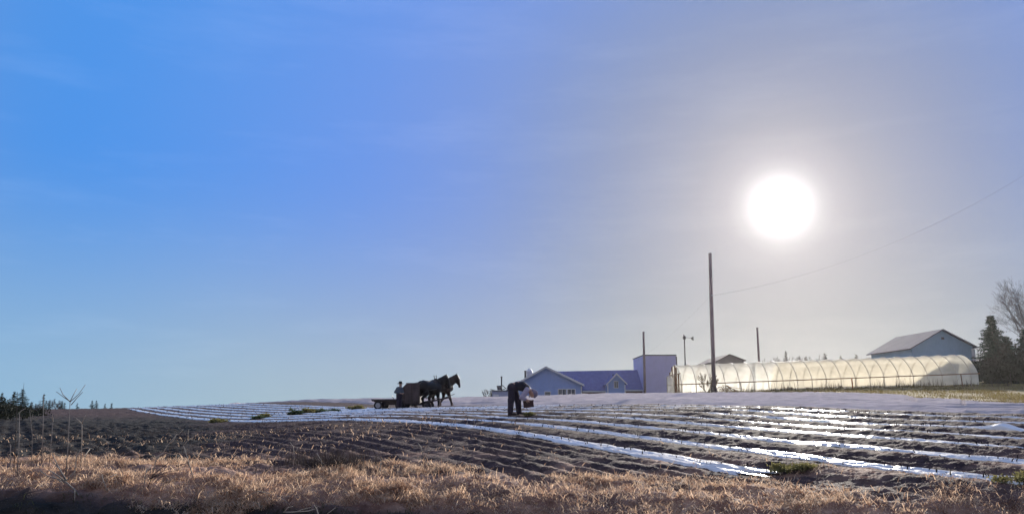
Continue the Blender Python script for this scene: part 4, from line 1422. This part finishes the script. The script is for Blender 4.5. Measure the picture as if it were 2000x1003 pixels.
# ================================================================== figures: smooth surfaces from blended capsules
def blend(caps, h, k=0.03, pad=0.08):
    """caps: (p0, r0, p1, r1[, k]); returns verts, quads of the smooth union (surface nets)"""
    P = np.array([c[0] for c in caps] + [c[2] for c in caps])
    rm = max(max(c[1], c[3]) for c in caps)
    lo = P.min(0) - rm - pad
    hi = P.max(0) + rm + pad
    n = np.ceil((hi - lo) / h).astype(int) + 1
    f = np.full(n, 1.0, dtype=np.float32)
    ax = [lo[i] + h * np.arange(n[i]) for i in range(3)]
    for c in caps:
        a_, ra, b_, rb = np.array(c[0], float), c[1], np.array(c[2], float), c[3]
        kk = c[4] if len(c) > 4 else k
        m = max(ra, rb) + 4 * kk + 2 * h
        l0 = np.minimum(a_, b_) - m
        h0 = np.maximum(a_, b_) + m
        sl_ = [slice(max(0, int((l0[i] - lo[i]) / h)), min(n[i], int((h0[i] - lo[i]) / h) + 2)) for i in range(3)]
        gx, gy, gz = np.meshgrid(*[ax[i][sl_[i]] for i in range(3)], indexing='ij')
        d = b_ - a_
        L2 = max(1e-9, d @ d)
        t = np.clip(((gx - a_[0]) * d[0] + (gy - a_[1]) * d[1] + (gz - a_[2]) * d[2]) / L2, 0, 1)
        dist = np.sqrt((gx - a_[0] - t * d[0]) ** 2 + (gy - a_[1] - t * d[1]) ** 2 + (gz - a_[2] - t * d[2]) ** 2) - (ra + t * (rb - ra))
        cur_ = f[sl_[0], sl_[1], sl_[2]]
        hh = np.maximum(kk - np.abs(cur_ - dist), 0) / kk
        f[sl_[0], sl_[1], sl_[2]] = np.minimum(cur_, dist) - hh * hh * kk * 0.25
    ins = f < 0
    e = []
    cells = tuple(x - 1 for x in n)
    acc = np.zeros(cells + (3,))
    cnt = np.zeros(cells)
    I, J, K = np.meshgrid(*[np.arange(x) for x in n], indexing='ij')
    for axi in range(3):
        a0 = [slice(None)] * 3
        a1 = [slice(None)] * 3
        a0[axi] = slice(0, -1)
        a1[axi] = slice(1, None)
        f0, f1 = f[tuple(a0)], f[tuple(a1)]
        cr = (f0 < 0) != (f1 < 0)
        w = np.argwhere(cr)
        t = f0[cr] / (f0[cr] - f1[cr])
        pos = w.astype(float)
        pos[:, axi] += t
        others = [q for q in range(3) if q != axi]
        for da in (0, 1):
            for db_ in (0, 1):
                c_ = w.copy()
                c_[:, others[0]] -= da
                c_[:, others[1]] -= db_
                ok = np.all(c_ >= 0, 1) & np.all(c_ < np.array(cells), 1)
                np.add.at(acc, tuple(c_[ok].T), pos[ok])
                np.add.at(cnt, tuple(c_[ok].T), 1)
        e.append((axi, others, w, f0[cr] < 0))
    act = cnt > 0
    vid = -np.ones(cells, dtype=int)
    vid[act] = np.arange(act.sum())
    verts = acc[act] / cnt[act][:, None] * h + lo
    quads = []
    for axi, oth, w, inside in e:
        c = []
        for da, db_ in ((1, 1), (0, 1), (0, 0), (1, 0)):
            c_ = w.copy()
            c_[:, oth[0]] -= da
            c_[:, oth[1]] -= db_
            ok = np.all(c_ >= 0, 1) & np.all(c_ < np.array(cells), 1)
            c_[~ok] = 0
            c.append(np.where(ok, vid[tuple(c_.T)], -1))
        q = np.stack(c, 1)
        flip = inside if axi != 1 else ~inside
        q = np.where(flip[:, None], q, q[:, ::-1])
        quads.append(q[np.all(q >= 0, 1)])
    return verts, np.concatenate(quads)


def body(name, caps, h, material, parent, k=0.03):
    v, q = blend(caps, h, k)
    return link(name, np_mesh(name, v, q), parent, material, True)


def chain(pts, rs, k=None):
    out = []
    for i in range(len(pts) - 1):
        c = (pts[i], rs[i], pts[i + 1], rs[i + 1])
        out.append(c + (k,) if k else c)
    return out


def mirror(caps):
    return caps + [((c[0][0], -c[0][1], c[0][2]), c[1], (c[2][0], -c[2][1], c[2][2]), c[3]) + tuple(c[4:]) for c in caps]


skin = mat('skin', (0.42, 0.26, 0.20), 0.6, 0.08, 8)
hair_w = mat('grey hair', (0.42, 0.40, 0.39), 0.8, 0.15, 20)
trouser = mat('dark trousers', (0.035, 0.028, 0.045), 0.85, 0.25, 6, 0.3, 30)
vest_m = mat('black vest', (0.022, 0.022, 0.032), 0.85, 0.2, 8, 0.3, 30)
shirt_lav = mat('pale lavender shirt', (0.36, 0.32, 0.42), 0.8, 0.12, 6, 0.25, 20)
shirt_blue = mat('grey blue shirt', (0.07, 0.09, 0.12), 0.85, 0.15, 6, 0.25, 20)
black_felt = mat('black felt', (0.018, 0.018, 0.022), 0.9, 0.2, 10)
cap_grey = mat('grey knit cap', (0.20, 0.17, 0.24), 0.9, 0.15, 20, 0.3, 60)
boot = mat('dark boots', (0.035, 0.022, 0.022), 0.6, 0.3, 10)


def hand_caps(wr, dirv, palm_n, thumb_side, curl, s=1.0):
    """five separate fingers: palm from the wrist along dirv; palm_n is the palm's normal, fingers curl towards it"""
    d = Vector(dirv).normalized()
    n_ = Vector(palm_n)
    n_ = (n_ - d * n_.dot(d)).normalized()
    s_ = d.cross(n_).normalized() * thumb_side
    W_ = Vector(wr)
    caps = []
    k = 0.010
    for o_ in (-0.028, -0.009, 0.010, 0.028):
        caps.append((tuple(W_ + s_ * o_ * 0.5 * s), 0.019 * s, tuple(W_ + d * 0.085 * s + s_ * o_ * s), 0.014 * s, 0.015))
    for o_, ln in ((0.031, 0.072), (0.010, 0.082), (-0.011, 0.076), (-0.031, 0.058)):
        p = W_ + d * 0.085 * s + s_ * o_ * s
        dd = d.copy()
        pts = [p]
        for j in range(3):
            an = curl * (0.55 + 0.35 * j)
            dd = (d * math.cos(an) + n_ * math.sin(an)).normalized()
            p = p + dd * ln * s * (0.42, 0.32, 0.26)[j]
            pts.append(p)
        caps += chain([tuple(q) for q in pts], [0.0105 * s, 0.0098 * s, 0.009 * s, 0.0078 * s], 0.006)
    p = W_ + d * 0.025 * s + s_ * 0.028 * s
    pts = [p, p + (s_ * 0.75 + d * 0.5 + n_ * 0.3).normalized() * 0.04 * s, p + (s_ * 0.75 + d * 0.6 + n_ * 0.4).normalized() * 0.045 * s + (d + n_ * 0.7).normalized() * 0.032 * s]
    caps += chain([tuple(q) for q in pts], [0.015 * s, 0.012 * s, 0.009 * s], 0.008)
    return caps


# ---- the bent man
bx_, by_ = at(1006, 812, 24.6).x, 24.6
man = empty('person', (bx_, by_, float(full_h(bx_, by_)) - 0.015), 'person in dark trousers and vest bending far over with a dark crate', 'person')
hipL, hipR = (-0.11, -0.09, 0.86), (-0.06, 0.10, 0.86)
legA = [(-0.10, -0.10, 0.86), (-0.13, -0.13, 0.46), (-0.15, -0.14, 0.09)]
legB = [(-0.05, 0.09, 0.85), (0.10, 0.14, 0.45), (0.125, 0.15, 0.09)]
spine = [(-0.08, 0, 0.88), (0.10, 0, 0.91), (0.26, 0, 0.87), (0.37, 0, 0.80)]
sh1, el1, wr1 = (0.36, -0.19, 0.78), (0.20, -0.27, 0.54), (0.335, -0.225, 0.475)
sh2, el2, wr2 = (0.37, 0.19, 0.78), (0.24, 0.27, 0.54), (0.37, 0.225, 0.475)
neck = [(0.39, 0, 0.80), (0.47, 0, 0.745)]
headc = [((0.50, 0, 0.72), 0.082, (0.575, 0, 0.655), 0.092), ((0.50, 0, 0.665), 0.062, (0.545, 0, 0.615), 0.060),
         ((0.475, 0, 0.625), 0.030, (0.505, 0, 0.60), 0.034)]                       # jaw and chin
headc += [((0.535, 0, 0.565), 0.013, (0.512, 0, 0.560), 0.015, 0.012)]               # nose
headc += [((0.53, s_ * 0.086, 0.675), 0.018, (0.545, s_ * 0.092, 0.690), 0.014, 0.01) for s_ in (-1, 1)]   # ears
headc += [((0.55, s_ * 0.03, 0.585), 0.012, (0.553, s_ * 0.034, 0.583), 0.012, 0.008) for s_ in (-1, 1)]   # brows
hands = hand_caps(wr1, (1, 0.15, -0.35), (0.0, 1, -0.3), -1, 1.15) + hand_caps(wr2, (1, -0.15, -0.35), (0.0, -1, -0.3), 1, 1.15)
legc = chain(legA, [0.095, 0.065, 0.045]) + chain(legB, [0.095, 0.065, 0.045])
feet = [((-0.16, -0.14, 0.05), 0.05, (0.02, -0.16, 0.035), 0.035), ((0.12, 0.15, 0.05), 0.05, (0.30, 0.17, 0.035), 0.035)]
trunk_c = []
for yy in (-0.08, 0.08):
    trunk_c += [((p[0], yy, p[2]), r0, (q[0], yy, q[2]), r1) for p, q, r0, r1 in zip(spine[:-1], spine[1:], (0.115, 0.115, 0.125), (0.115, 0.125, 0.105))]
arms = chain([sh1, el1, wr1], [0.058, 0.046, 0.030]) + chain([sh2, el2, wr2], [0.058, 0.046, 0.030])
mb = body('body', trunk_c + legc + arms + [(neck[0], 0.065, neck[1], 0.060)] + headc + feet + hands, 0.0105, skin, man, 0.03)
infl = lambda caps, d: [(c[0], c[1] + d, c[2], c[3] + d) + tuple(c[4:]) for c in caps]
tro = [((-0.10, yy, 0.86), 0.135, (0.04, yy, 0.88), 0.125) for yy in (-0.075, 0.075)]
tro += chain([(-0.10, -0.095, 0.84), (-0.125, -0.13, 0.46), (-0.145, -0.14, 0.13)], [0.115, 0.095, 0.088])
tro += chain([(-0.05, 0.095, 0.84), (0.09, 0.14, 0.45), (0.12, 0.15, 0.13)], [0.115, 0.095, 0.088])
body('trousers', tro, 0.016, trouser, man, 0.04)
ves = [((0.06, yy, 0.90), 0.128, (0.22, yy, 0.885), 0.135) for yy in (-0.085, 0.085)] + [((0.22, yy, 0.885), 0.135, (0.34, yy, 0.825), 0.118) for yy in (-0.085, 0.085)]
body('vest', ves, 0.016, vest_m, man, 0.04)
sl1 = chain([sh1, el1, (0.30, -0.238, 0.495)], [0.082, 0.072, 0.050])
sl2 = chain([sh2, el2, (0.335, 0.238, 0.495)], [0.082, 0.072, 0.050])
body('shirt_sleeve', sl1, 0.014, shirt_lav, man, 0.03)
body('shirt_sleeve', sl2, 0.014, shirt_lav, man, 0.03)
body('shirt_collar', [((0.40, -0.02, 0.795), 0.085, (0.44, 0.02, 0.77), 0.078)], 0.012, shirt_lav, man, 0.02)
body('cap', [((0.535, 0, 0.735), 0.078, (0.60, 0, 0.675), 0.096), ((0.60, 0, 0.675), 0.094, (0.612, 0, 0.64), 0.085), ((0.615, 0, 0.60), 0.045, (0.60, 0, 0.555), 0.030)], 0.012, cap_grey, man, 0.03)
body('beard', [((0.475, 0, 0.62), 0.042, (0.440, 0, 0.575), 0.026)], 0.010, hair_w, man, 0.02)
for f_ in feet:
    body('boot', [(f_[0], 0.062, f_[2], 0.046), ((f_[0][0], f_[0][1], 0.06), 0.058, (f_[0][0], f_[0][1], 0.16), 0.062)], 0.013, boot, man, 0.02)
for yy in (-0.07, 0.07):
    MB().tube([(0.0, yy * 1.3, 1.012), (0.12, yy, 1.032), (0.26, yy, 1.012), (0.36, yy * 1.2, 0.942)], 0.013, 6).build('suspender', shirt_lav, man, True)
# crate
crate_m = mat('dark plastic crate', (0.055, 0.030, 0.030), 0.6, 0.2, 5)
cr = empty('crate', (bx_ + 0.42, by_, man.location.z + 0.25), 'dark open crate held low in both hands of the bending person', 'crate')
cr.rotation_euler = (0, math.radians(-6), 0)
m = MB()
hw, dw, hh, tk = 0.155, 0.195, 0.205, 0.012
m.box((-hw, -dw, 0), (hw, dw, tk))
MBp = []
m.box((-hw, -dw, tk), (-hw + tk, dw, hh))
m.box((hw - tk, -dw, tk), (hw, dw, hh))
m.box((-hw + tk, -dw, tk), (hw - tk, -dw + tk, hh))
m.box((-hw + tk, dw - tk, tk), (hw - tk, dw, hh))
m.build('shell', crate_m, cr)
m = MB()
for a_, c_ in (((-hw - 0.012, -dw - 0.012), (hw + 0.012, -dw - 0.001)), ((-hw - 0.012, dw + 0.001), (hw + 0.012, dw + 0.012)),
               ((-hw - 0.012, -dw - 0.001), (-hw - 0.001, dw + 0.001)), ((hw + 0.001, -dw - 0.001), (hw + 0.012, dw + 0.001))):
    m.box((a_[0], a_[1], hh - 0.03), (c_[0], c_[1], hh + 0.004))
m.build('rim', crate_m, cr)

# ---- the wagon team, about fifty metres off
YT_ = 48.0
PXM = F / math.cos(PITCH) / YT_


def wx(px):
    return at(px, HORIZON, YT_).x


def gh(x, y):
    return float(full_h(x, y))


wheel_m = mat('black rubber tyre', (0.022, 0.021, 0.024), 0.85, 0.2, 12)
hub_w = mat('white painted wheel disc', (0.50, 0.50, 0.54), 0.6, 0.15, 5)
hub_d = mat('dark wheel disc', (0.06, 0.055, 0.065), 0.6, 0.15, 5)


def wheel(parent, x, y, r, wdt, disc, z=None):
    z = r if z is None else z
    w = MB().lathe([(r * 0.62, -wdt / 2), (r * 0.90, -wdt / 2), (r, -wdt * 0.32), (r, wdt * 0.32), (r * 0.90, wdt / 2), (r * 0.62, wdt / 2), (r * 0.62, -wdt / 2)], (x, y, z), 'Y', 28, cap=False).build('wheel', wheel_m, parent, True)
    MB().lathe([(0.001, -wdt * 0.30), (r * 0.16, -wdt * 0.42), (r * 0.18, -wdt * 0.25), (r * 0.5, -wdt * 0.16), (r * 0.64, -wdt * 0.40), (r * 0.64, wdt * 0.3), (0.001, wdt * 0.2)], (x, y, z), 'Y', 24, cap=False).build('rim', disc, w, True)
    return w


xw0 = wx(729.5)
tr_y = YT_
zt = gh(wx(760), tr_y) - 0.02
trailer = empty('flatbed_trailer', (xw0, tr_y, zt), 'low flatbed trailer with white wheel discs hitched behind the dark box wagon', 'trailer')
L_ = wx(793) - xw0
m = MB()
for j in range(7):
    y0_ = -0.85 + j * 0.245
    m.box((0.0, y0_, 0.545), (L_, y0_ + 0.235, 0.60))
m.build('deck', wood_grey, trailer)
m = MB()
for yy in (-0.55, 0.50):
    m.box((0.10, yy, 0.43), (L_ + 0.1, yy + 0.09, 0.541))
for xx in (0.02, L_ * 0.5, L_ - 0.1):
    m.box((xx, -0.80, 0.475), (xx + 0.07, 0.80, 0.541))
m.box((L_ * 0.42, -0.62, 0.26), (L_ - 0.02, -0.50, 0.44))
m.build('frame', wood_dark, trailer)
MB().tube([(wx(743) - xw0, -0.62, 0.25), (wx(743) - xw0, 0.66, 0.25)], 0.04, 8).build('axle', dark_metal, trailer)
wheel(trailer, wx(742) - xw0, -0.66, 0.245, 0.17, hub_w)
wheel(trailer, wx(748.5) - xw0, 0.62, 0.245, 0.17, hub_d)
MB().tube([(L_ - 0.1, 0, 0.40), (L_ + 0.5, 0, 0.38)], 0.04, 8).build('drawbar', dark_metal, trailer)
m = MB()
m.tube([(wx(772) - xw0, -0.55, 0.60), (wx(768.5) - xw0, -0.55, 0.74)], 0.02, 6)
m.tube([(wx(768.5) - xw0, -0.58, 0.74), (wx(768) - xw0, -0.45, 0.78)], 0.02, 6)
m.build('lever', dark_metal, trailer)

# box wagon
xb0, xb1 = wx(781.5), wx(821)
wagon = empty('box_wagon', (xb0, YT_, zt), 'dark tall wooden box wagon on rubber wheels pulled by the two horses', 'wagon')
BL = xb1 - xb0
zb_, zt2 = 0.33, 1.52
box_m = boards(mat('dark plank box', (0.085, 0.065, 0.07), 0.85, 0.3, 3, 0.3, 20), 2.6, 0.5, 'X', 0.55)
m = MB()
prof = [(0.0, zb_ + 0.12), (0.10, zb_), (BL, zb_), (BL, zt2 - 0.02), (0.62, zt2 - 0.02), (0.42, zt2 - 0.04), (0.12, zt2 - 0.36), (0.02, zt2 - 0.62)]
m.prism([(x, -0.78, z) for x, z in prof], (0, 1.56, 0))
m.build('box', box_m, wagon)
m = MB()
for xx in (0.30, 0.75, 1.18):
    m.box((xx, -0.83, zb_ - 0.02), (xx + 0.07, -0.784, zt2 - (0.28 if xx < 0.4 else 0.04)))
m.build('stake', wood_dark, wagon)
MB().box((0.42, -0.82, zt2 - 0.015), (BL + 0.04, 0.82, zt2 + 0.025)).build('lid', wood_grey, wagon)
m = MB()
m.box((0.0, -0.40, 0.24), (BL + 0.35, -0.32, 0.33))
m.box((0.0, 0.32, 0.24), (BL + 0.35, 0.40, 0.33))
m.box((0.70, -0.45, 0.18), (0.86, 0.45, 0.238))
m.build('chassis', dark_metal, wagon)
for px, yy in ((784.5, -0.80), (789.5, 0.76)):
    wheel(wagon, wx(px) - xb0, yy, 0.26, 0.19, hub_d)
for px, yy in ((834.5, -0.42), (838, 0.50)):
    wheel(wagon, wx(px) - xb0, yy, 0.25, 0.12, hub_d)
MB().tube([(0.12, -0.78, 0.26), (0.22, 0.76, 0.26)], 0.04, 8).build('axle', dark_metal, wagon)
MB().tube([(wx(834.5) - xb0, -0.42, 0.26), (wx(838) - xb0, 0.5, 0.26)], 0.04, 8).build('axle', dark_metal, wagon)
MB().tube([(BL - 0.1, 0.0, 0.34), (BL + 0.35, 0.1, 0.42), (BL + 1.0, 0.5, 0.56), (BL + 1.5, 0.85, 0.68), (BL + 1.75, 1.0, 0.74)], 0.045, 8).build('tongue', wood_dark, wagon, True)
MB().tube([(BL + 0.3, -0.2, 0.45), (BL + 0.75, 0.05, 0.60), (BL + 1.1, 0.3, 0.70)], 0.022, 6).build('trace', dark_metal, wagon, True)
MB().tube([(BL + 0.9, 0.45, 0.52), (BL + 1.5, 0.75, 0.74), (BL + 1.95, 1.1, 0.92)], 0.022, 6).build('trace', dark_metal, wagon, True)
MB().tube([(0.85, -0.3, zt2), (0.95, -0.3, zt2 + 0.06), (1.1, -0.3, zt2 + 0.07)], 0.012, 5).build('handle', dark_metal, wagon, True)

# ---- horses
coat = mat('black horse coat', (0.012, 0.011, 0.014), 0.55, 0.25, 4, spec=0.25)
coat2 = mat('dark brown horse coat', (0.030, 0.019, 0.018), 0.55, 0.25, 4, spec=0.25)
mane_m = mat('black mane', (0.014, 0.013, 0.016), 0.7, 0.25, 20)
sock = mat('pale leg feathers', (0.24, 0.17, 0.15), 0.85, 0.25, 10)
leather = mat('black leather harness', (0.018, 0.016, 0.016), 0.5, 0.2, 10)
brass = mat('brass knob', (0.30, 0.20, 0.08), 0.4, 0.1, 5, metal=0.8)


def horse(px, Y, rz, headturn, headlift, fore, hind, label, cm, group):
    x = wx(px) * Y / YT_
    root = empty('horse', (x, Y, gh(x, Y) - 0.02), label, 'horse', group, rz)
    c = []
    # trunk
    for s_ in (-1, 1):
        c += chain([(-0.86, s_ * 0.13, 1.20), (-0.55, s_ * 0.16, 1.33), (-0.05, s_ * 0.13, 1.22), (0.40, s_ * 0.13, 1.20), (0.66, s_ * 0.10, 1.15)], [0.18, 0.27, 0.31, 0.30, 0.22])
        c.append(((-0.62, s_ * 0.17, 1.18), 0.24, (-0.50, s_ * 0.18, 0.98), 0.16))
        c.append(((0.48, s_ * 0.16, 1.15), 0.20, (0.46, s_ * 0.17, 0.92), 0.13))
    c += chain([(-0.50, 0, 1.45), (-0.1, 0, 1.38), (0.36, 0, 1.52)], [0.17, 0.17, 0.16])
    # head and neck, turned about the base of the neck
    cx, sx_ = math.cos(headturn), math.sin(headturn)

    def T(p, w=1.0):
        dx_, dy_ = p[0] - 0.5, p[1]
        return (0.5 + dx_ * cx - dy_ * sx_ if w else p[0], dx_ * sx_ + dy_ * cx if w else p[1], p[2] + headlift * max(0, p[0] - 0.5))
    nk = [(0.48, 0, 1.36), (0.78, 0, 1.60), (1.00, 0, 1.77), (1.10, 0, 1.83)]
    nkT = [nk[0], T(nk[1]), T(nk[2]), T(nk[3])]
    c += chain(nkT, [0.28, 0.225, 0.17, 0.13])
    c += chain([T((0.62, 0, 1.30)), T((0.98, 0, 1.55))], [0.17, 0.12])
    hd = [(1.10, 0, 1.83), (1.19, 0, 1.66), (1.26, 0, 1.38), (1.28, 0, 1.23)]
    for s_ in (-0.035, 0.035):
        c += chain([T((p[0], s_, p[2])) for p in hd], [0.105, 0.115, 0.075, 0.070], 0.02)
    c.append((T((1.10, 0, 1.62)), 0.10, T((1.17, 0, 1.42)), 0.07))
    for s_ in (-1, 1):
        c.append((T((1.09, s_ * 0.07, 1.90)), 0.034, T((1.12, s_ * 0.085, 2.06)), 0.012, 0.015))
        c.append((T((1.31, s_ * 0.035, 1.25)), 0.022, T((1.315, s_ * 0.035, 1.23)), 0.018, 0.01))
    # legs: (dx of hoof, lift)
    for (s_, dxh, lift) in hind:
        c += chain([(-0.58, s_ * 0.19, 1.02), (-0.46 + dxh * 0.3, s_ * 0.20, 0.86), (-0.80 + dxh * 0.7, s_ * 0.19, 0.56 + lift), (-0.74 + dxh, s_ * 0.18, 0.17 + lift), (-0.69 + dxh, s_ * 0.18, 0.06 + lift)],
                   [0.19, 0.145, 0.078, 0.062, 0.075])
    for (s_, dxh, lift) in fore:
        kx = 0.49 + dxh * 0.55 + lift * 0.9
        c += chain([(0.46, s_ * 0.18, 1.0), (0.45 + dxh * 0.15, s_ * 0.185, 0.84), (kx, s_ * 0.18, 0.50 + lift * 0.7), (0.47 + dxh - lift * 0.6, s_ * 0.18, 0.17 + lift), (0.51 + dxh - lift * 0.8, s_ * 0.18, 0.06 + lift)],
                   [0.15, 0.115, 0.076, 0.058, 0.074])
    body('body', c, 0.024, cm, root, 0.07)
    for (s_, dxh, lift) in hind:
        body('leg_feather', [((-0.755 + dxh, s_ * 0.18, 0.26 + lift), 0.068, (-0.70 + dxh, s_ * 0.18, 0.09 + lift), 0.105)], 0.025, sock, root, 0.03)
    for (s_, dxh, lift) in fore:
        body('leg_feather', [((0.475 + dxh - lift * 0.5, s_ * 0.18, 0.26 + lift), 0.064, (0.50 + dxh - lift * 0.8, s_ * 0.18, 0.09 + lift), 0.102)], 0.025, sock, root, 0.03)
    tail = chain([(-0.98, 0, 1.34), (-1.08, 0, 1.12), (-1.05, 0.0, 0.72), (-1.00, 0, 0.50)], [0.05, 0.085, 0.08, 0.03])
    body('tail', tail, 0.024, mane_m, root, 0.03)
    mn = []
    for q in np.linspace(0, 1, 7):
        p = Vector(nkT[1]).lerp(Vector(nkT[3]), q)
        mn.append((tuple(p + Vector((-0.06, -0.04, 0.13 - 0.02 * q))), 0.06, tuple(p + Vector((-0.02, -0.17 + 0.05 * q, -0.10))), 0.035))
    mn.append((T((1.13, 0, 1.92)), 0.05, T((1.21, 0, 1.74)), 0.03))
    body('mane', mn, 0.022, mane_m, root, 0.03)
    # collar and hames
    cc = []
    for q in range(13):
        a_ = q / 12 * 2 * math.pi
        cc.append((0.60 - 0.14 * math.cos(a_) , 0.285 * math.sin(a_), 1.34 + 0.37 * math.cos(a_)))
    body('collar', chain(cc, [0.065] * 13), 0.022, leather, root, 0.02)
    for s_ in (-1, 1):
        MB().tube([(0.60, s_ * 0.30, 1.20), (0.50, s_ * 0.24, 1.58), (0.43, s_ * 0.09, 1.76), (0.40, s_ * 0.10, 1.90)], 0.022, 6).lathe([(0.01, 0), (0.035, 0.03), (0.01, 0.07)], (0.40, s_ * 0.10, 1.89), 'Z', 8).build('hame', leather, root, True)
        MB().tube([(0.56, s_ * 0.32, 1.22), (0.0, s_ * 0.455, 1.10), (-0.6, s_ * 0.44, 1.0), (-1.15, s_ * 0.40, 0.72)], 0.022, 6).build('trace', leather, root, True)
        MB().box((0, 0, 0), (0.012, 0.09, 0.10), Matrix.Translation(Vector(T((1.24, s_ * 0.15 - 0.045, 1.66)))) @ Matrix.Rotation(headturn, 4, 'Z')).build('blinder', leather, root)
    gp = []
    for q in range(13):
        a_ = q / 12 * 2 * math.pi
        gp.append((0.10 + 0.02 * math.cos(a_), 0.46 * math.sin(a_), 1.235 + 0.335 * math.cos(a_)))
    MB().tube(gp, 0.026, 6).build('girth_strap', leather, root, True)
    MB().tube([(0.10, 0, 1.585), (-0.3, 0, 1.60), (-0.55, 0, 1.635), (-0.9, 0, 1.46)], 0.022, 6).build('back_strap', leather, root, True)
    bp_ = [T((1.12, s_, z)) for s_, z in ((-0.14, 1.64), (-0.13, 1.86), (0, 1.965), (0.13, 1.86), (0.14, 1.64))]
    MB().tube(bp_, 0.014, 5).build('bridle', leather, root, True)
    return root


HG = 'pair of dark draught horses in harness'
horse(839, 48.3, math.radians(46), math.radians(-38), 0.0, ((-1, 0.10, 0.0), (1, -0.16, 0.03)), ((-1, 0.12, 0.0), (1, -0.20, 0.0)),
      'black draught horse nearest the box wagon, its hindquarters against the box', coat, HG)
horse(859.0, 49.0, math.radians(40), math.radians(-34), 0.02, ((-1, 0.30, 0.0), (1, -0.30, 0.07)), ((-1, -0.14, 0.0), (1, 0.16, 0.0)),
      'dark brown draught horse a step ahead, head highest and ears pricked', coat2, HG)

# ---- the teamster
xm, ym = wx(779.0) * 46.9 / YT_, 46.9
ts = empty('person', (xm, ym, gh(xm, ym) - 0.02), 'person in wide-brimmed dark hat standing upright beside the dark box wagon', 'person', rz=math.radians(52))
ts.scale = (0.94, 0.94, 0.94)
s1 = [((x_, y_, z_)) for x_, y_, z_ in ((-0.10, 0, 0.86), (-0.12, -0.02, 0.47), (-0.13, 0.0, 0.09))]
s2 = [((x_, y_, z_)) for x_, y_, z_ in ((0.09, 0, 0.86), (0.10, -0.03, 0.47), (0.10, 0.01, 0.09))]
c = chain(s1, [0.085, 0.058, 0.042]) + chain(s2, [0.085, 0.058, 0.042])
for xx in (-0.07, 0.07):
    c += chain([(xx, 0, 0.88), (xx * 1.05 + 0.01, 0, 1.06), (xx * 1.3 + 0.03, 0, 1.26)], [0.11, 0.115, 0.105])
shA, elA, wrA = (-0.15, 0, 1.30), (-0.29, 0.03, 1.07), (-0.10, -0.20, 0.99)
shB, elB, wrB = (0.22, 0, 1.29), (0.30, -0.02, 1.04), (0.16, -0.22, 0.99)
c += chain([shA, elA, wrA], [0.06, 0.047, 0.031]) + chain([shB, elB, wrB], [0.06, 0.047, 0.031])
c += [((0.05, 0, 1.36), 0.058, (0.075, -0.01, 1.44), 0.056)]
c += [((0.085, 0.0, 1.56), 0.088, (0.09, -0.01, 1.51), 0.082), ((0.10, -0.05, 1.47), 0.045, (0.10, -0.07, 1.44), 0.035), ((0.11, -0.10, 1.515), 0.012, (0.112, -0.112, 1.495), 0.016, 0.01)]
c += [((0.085 + s_ * 0.085, 0, 1.52), 0.016, (0.085 + s_ * 0.09, 0.01, 1.54), 0.013, 0.01) for s_ in (-1, 1)]
c += [((-0.13, 0.03, 0.05), 0.045, (-0.14, -0.15, 0.035), 0.035), ((0.10, 0.03, 0.05), 0.045, (0.12, -0.15, 0.035), 0.035)]
c += hand_caps(wrA, (0.9, -0.35, -0.05), (0, 0.4, -1), 1, 0.9) + hand_caps(wrB, (-0.9, -0.35, -0.05), (0, 0.4, -1), -1, 0.9)
body('body', c, 0.0115, skin, ts, 0.03)
tro = [((xx, 0, 0.90), 0.13, (xx, 0, 1.0), 0.125) for xx in (-0.075, 0.075)]
tro += chain([(-0.10, 0, 0.86), (-0.12, -0.02, 0.47), (-0.13, 0.0, 0.12)], [0.11, 0.088, 0.08]) + chain([(0.09, 0, 0.86), (0.10, -0.03, 0.47), (0.10, 0.01, 0.12)], [0.11, 0.088, 0.08])
body('trousers', tro, 0.018, trouser, ts, 0.04)
sh = []
for xx in (-0.07, 0.07):
    sh += chain([(xx, 0, 1.02), (xx * 1.05 + 0.01, 0, 1.10), (xx * 1.3 + 0.03, 0, 1.27)], [0.128, 0.135, 0.125])
sh += chain([shA, elA, (-0.14, -0.15, 1.0)], [0.085, 0.078, 0.052]) + chain([shB, elB, (0.19, -0.17, 1.0)], [0.085, 0.078, 0.052])
body('shirt', sh, 0.018, shirt_blue, ts, 0.04)
body('beard', [((0.10, -0.06, 1.455), 0.062, (0.105, -0.075, 1.36), 0.032)], 0.012, hair_w, ts, 0.03)
MB().lathe([(0.001, 1.60), (0.20, 1.575), (0.215, 1.59), (0.20, 1.60), (0.115, 1.615), (0.11, 1.70), (0.085, 1.735), (0.001, 1.735)], (0.088, 0, 0), 'Z', 20, cap=False).build('hat', black_felt, ts, True)
for fx in (-0.13, 0.10):
    body('boot', [((fx, 0.03, 0.06), 0.058, (fx, -0.16, 0.042), 0.045), ((fx, 0.02, 0.06), 0.058, (fx, 0.01, 0.15), 0.06)], 0.015, boot, ts, 0.02)

# ================================================================== haze
hz = bpy.data.materials.new('thin haze')
hz.use_nodes = True
t = hz.node_tree
t.nodes.clear()
pv = N(t, 'ShaderNodeVolumePrincipled')
pv.inputs['Color'].default_value = (0.95, 0.92, 0.93, 1)
pv.inputs['Density'].default_value = 0.00006
pv.inputs['Anisotropy'].default_value = 0.78
ou = N(t, 'ShaderNodeOutputMaterial')
t.links.new(pv.outputs[0], ou.inputs['Volume'])
haze = MB().box((-640, -45, -12.5), (640, 470, 26)).build('haze', hz)
tag(haze, kind='stuff')
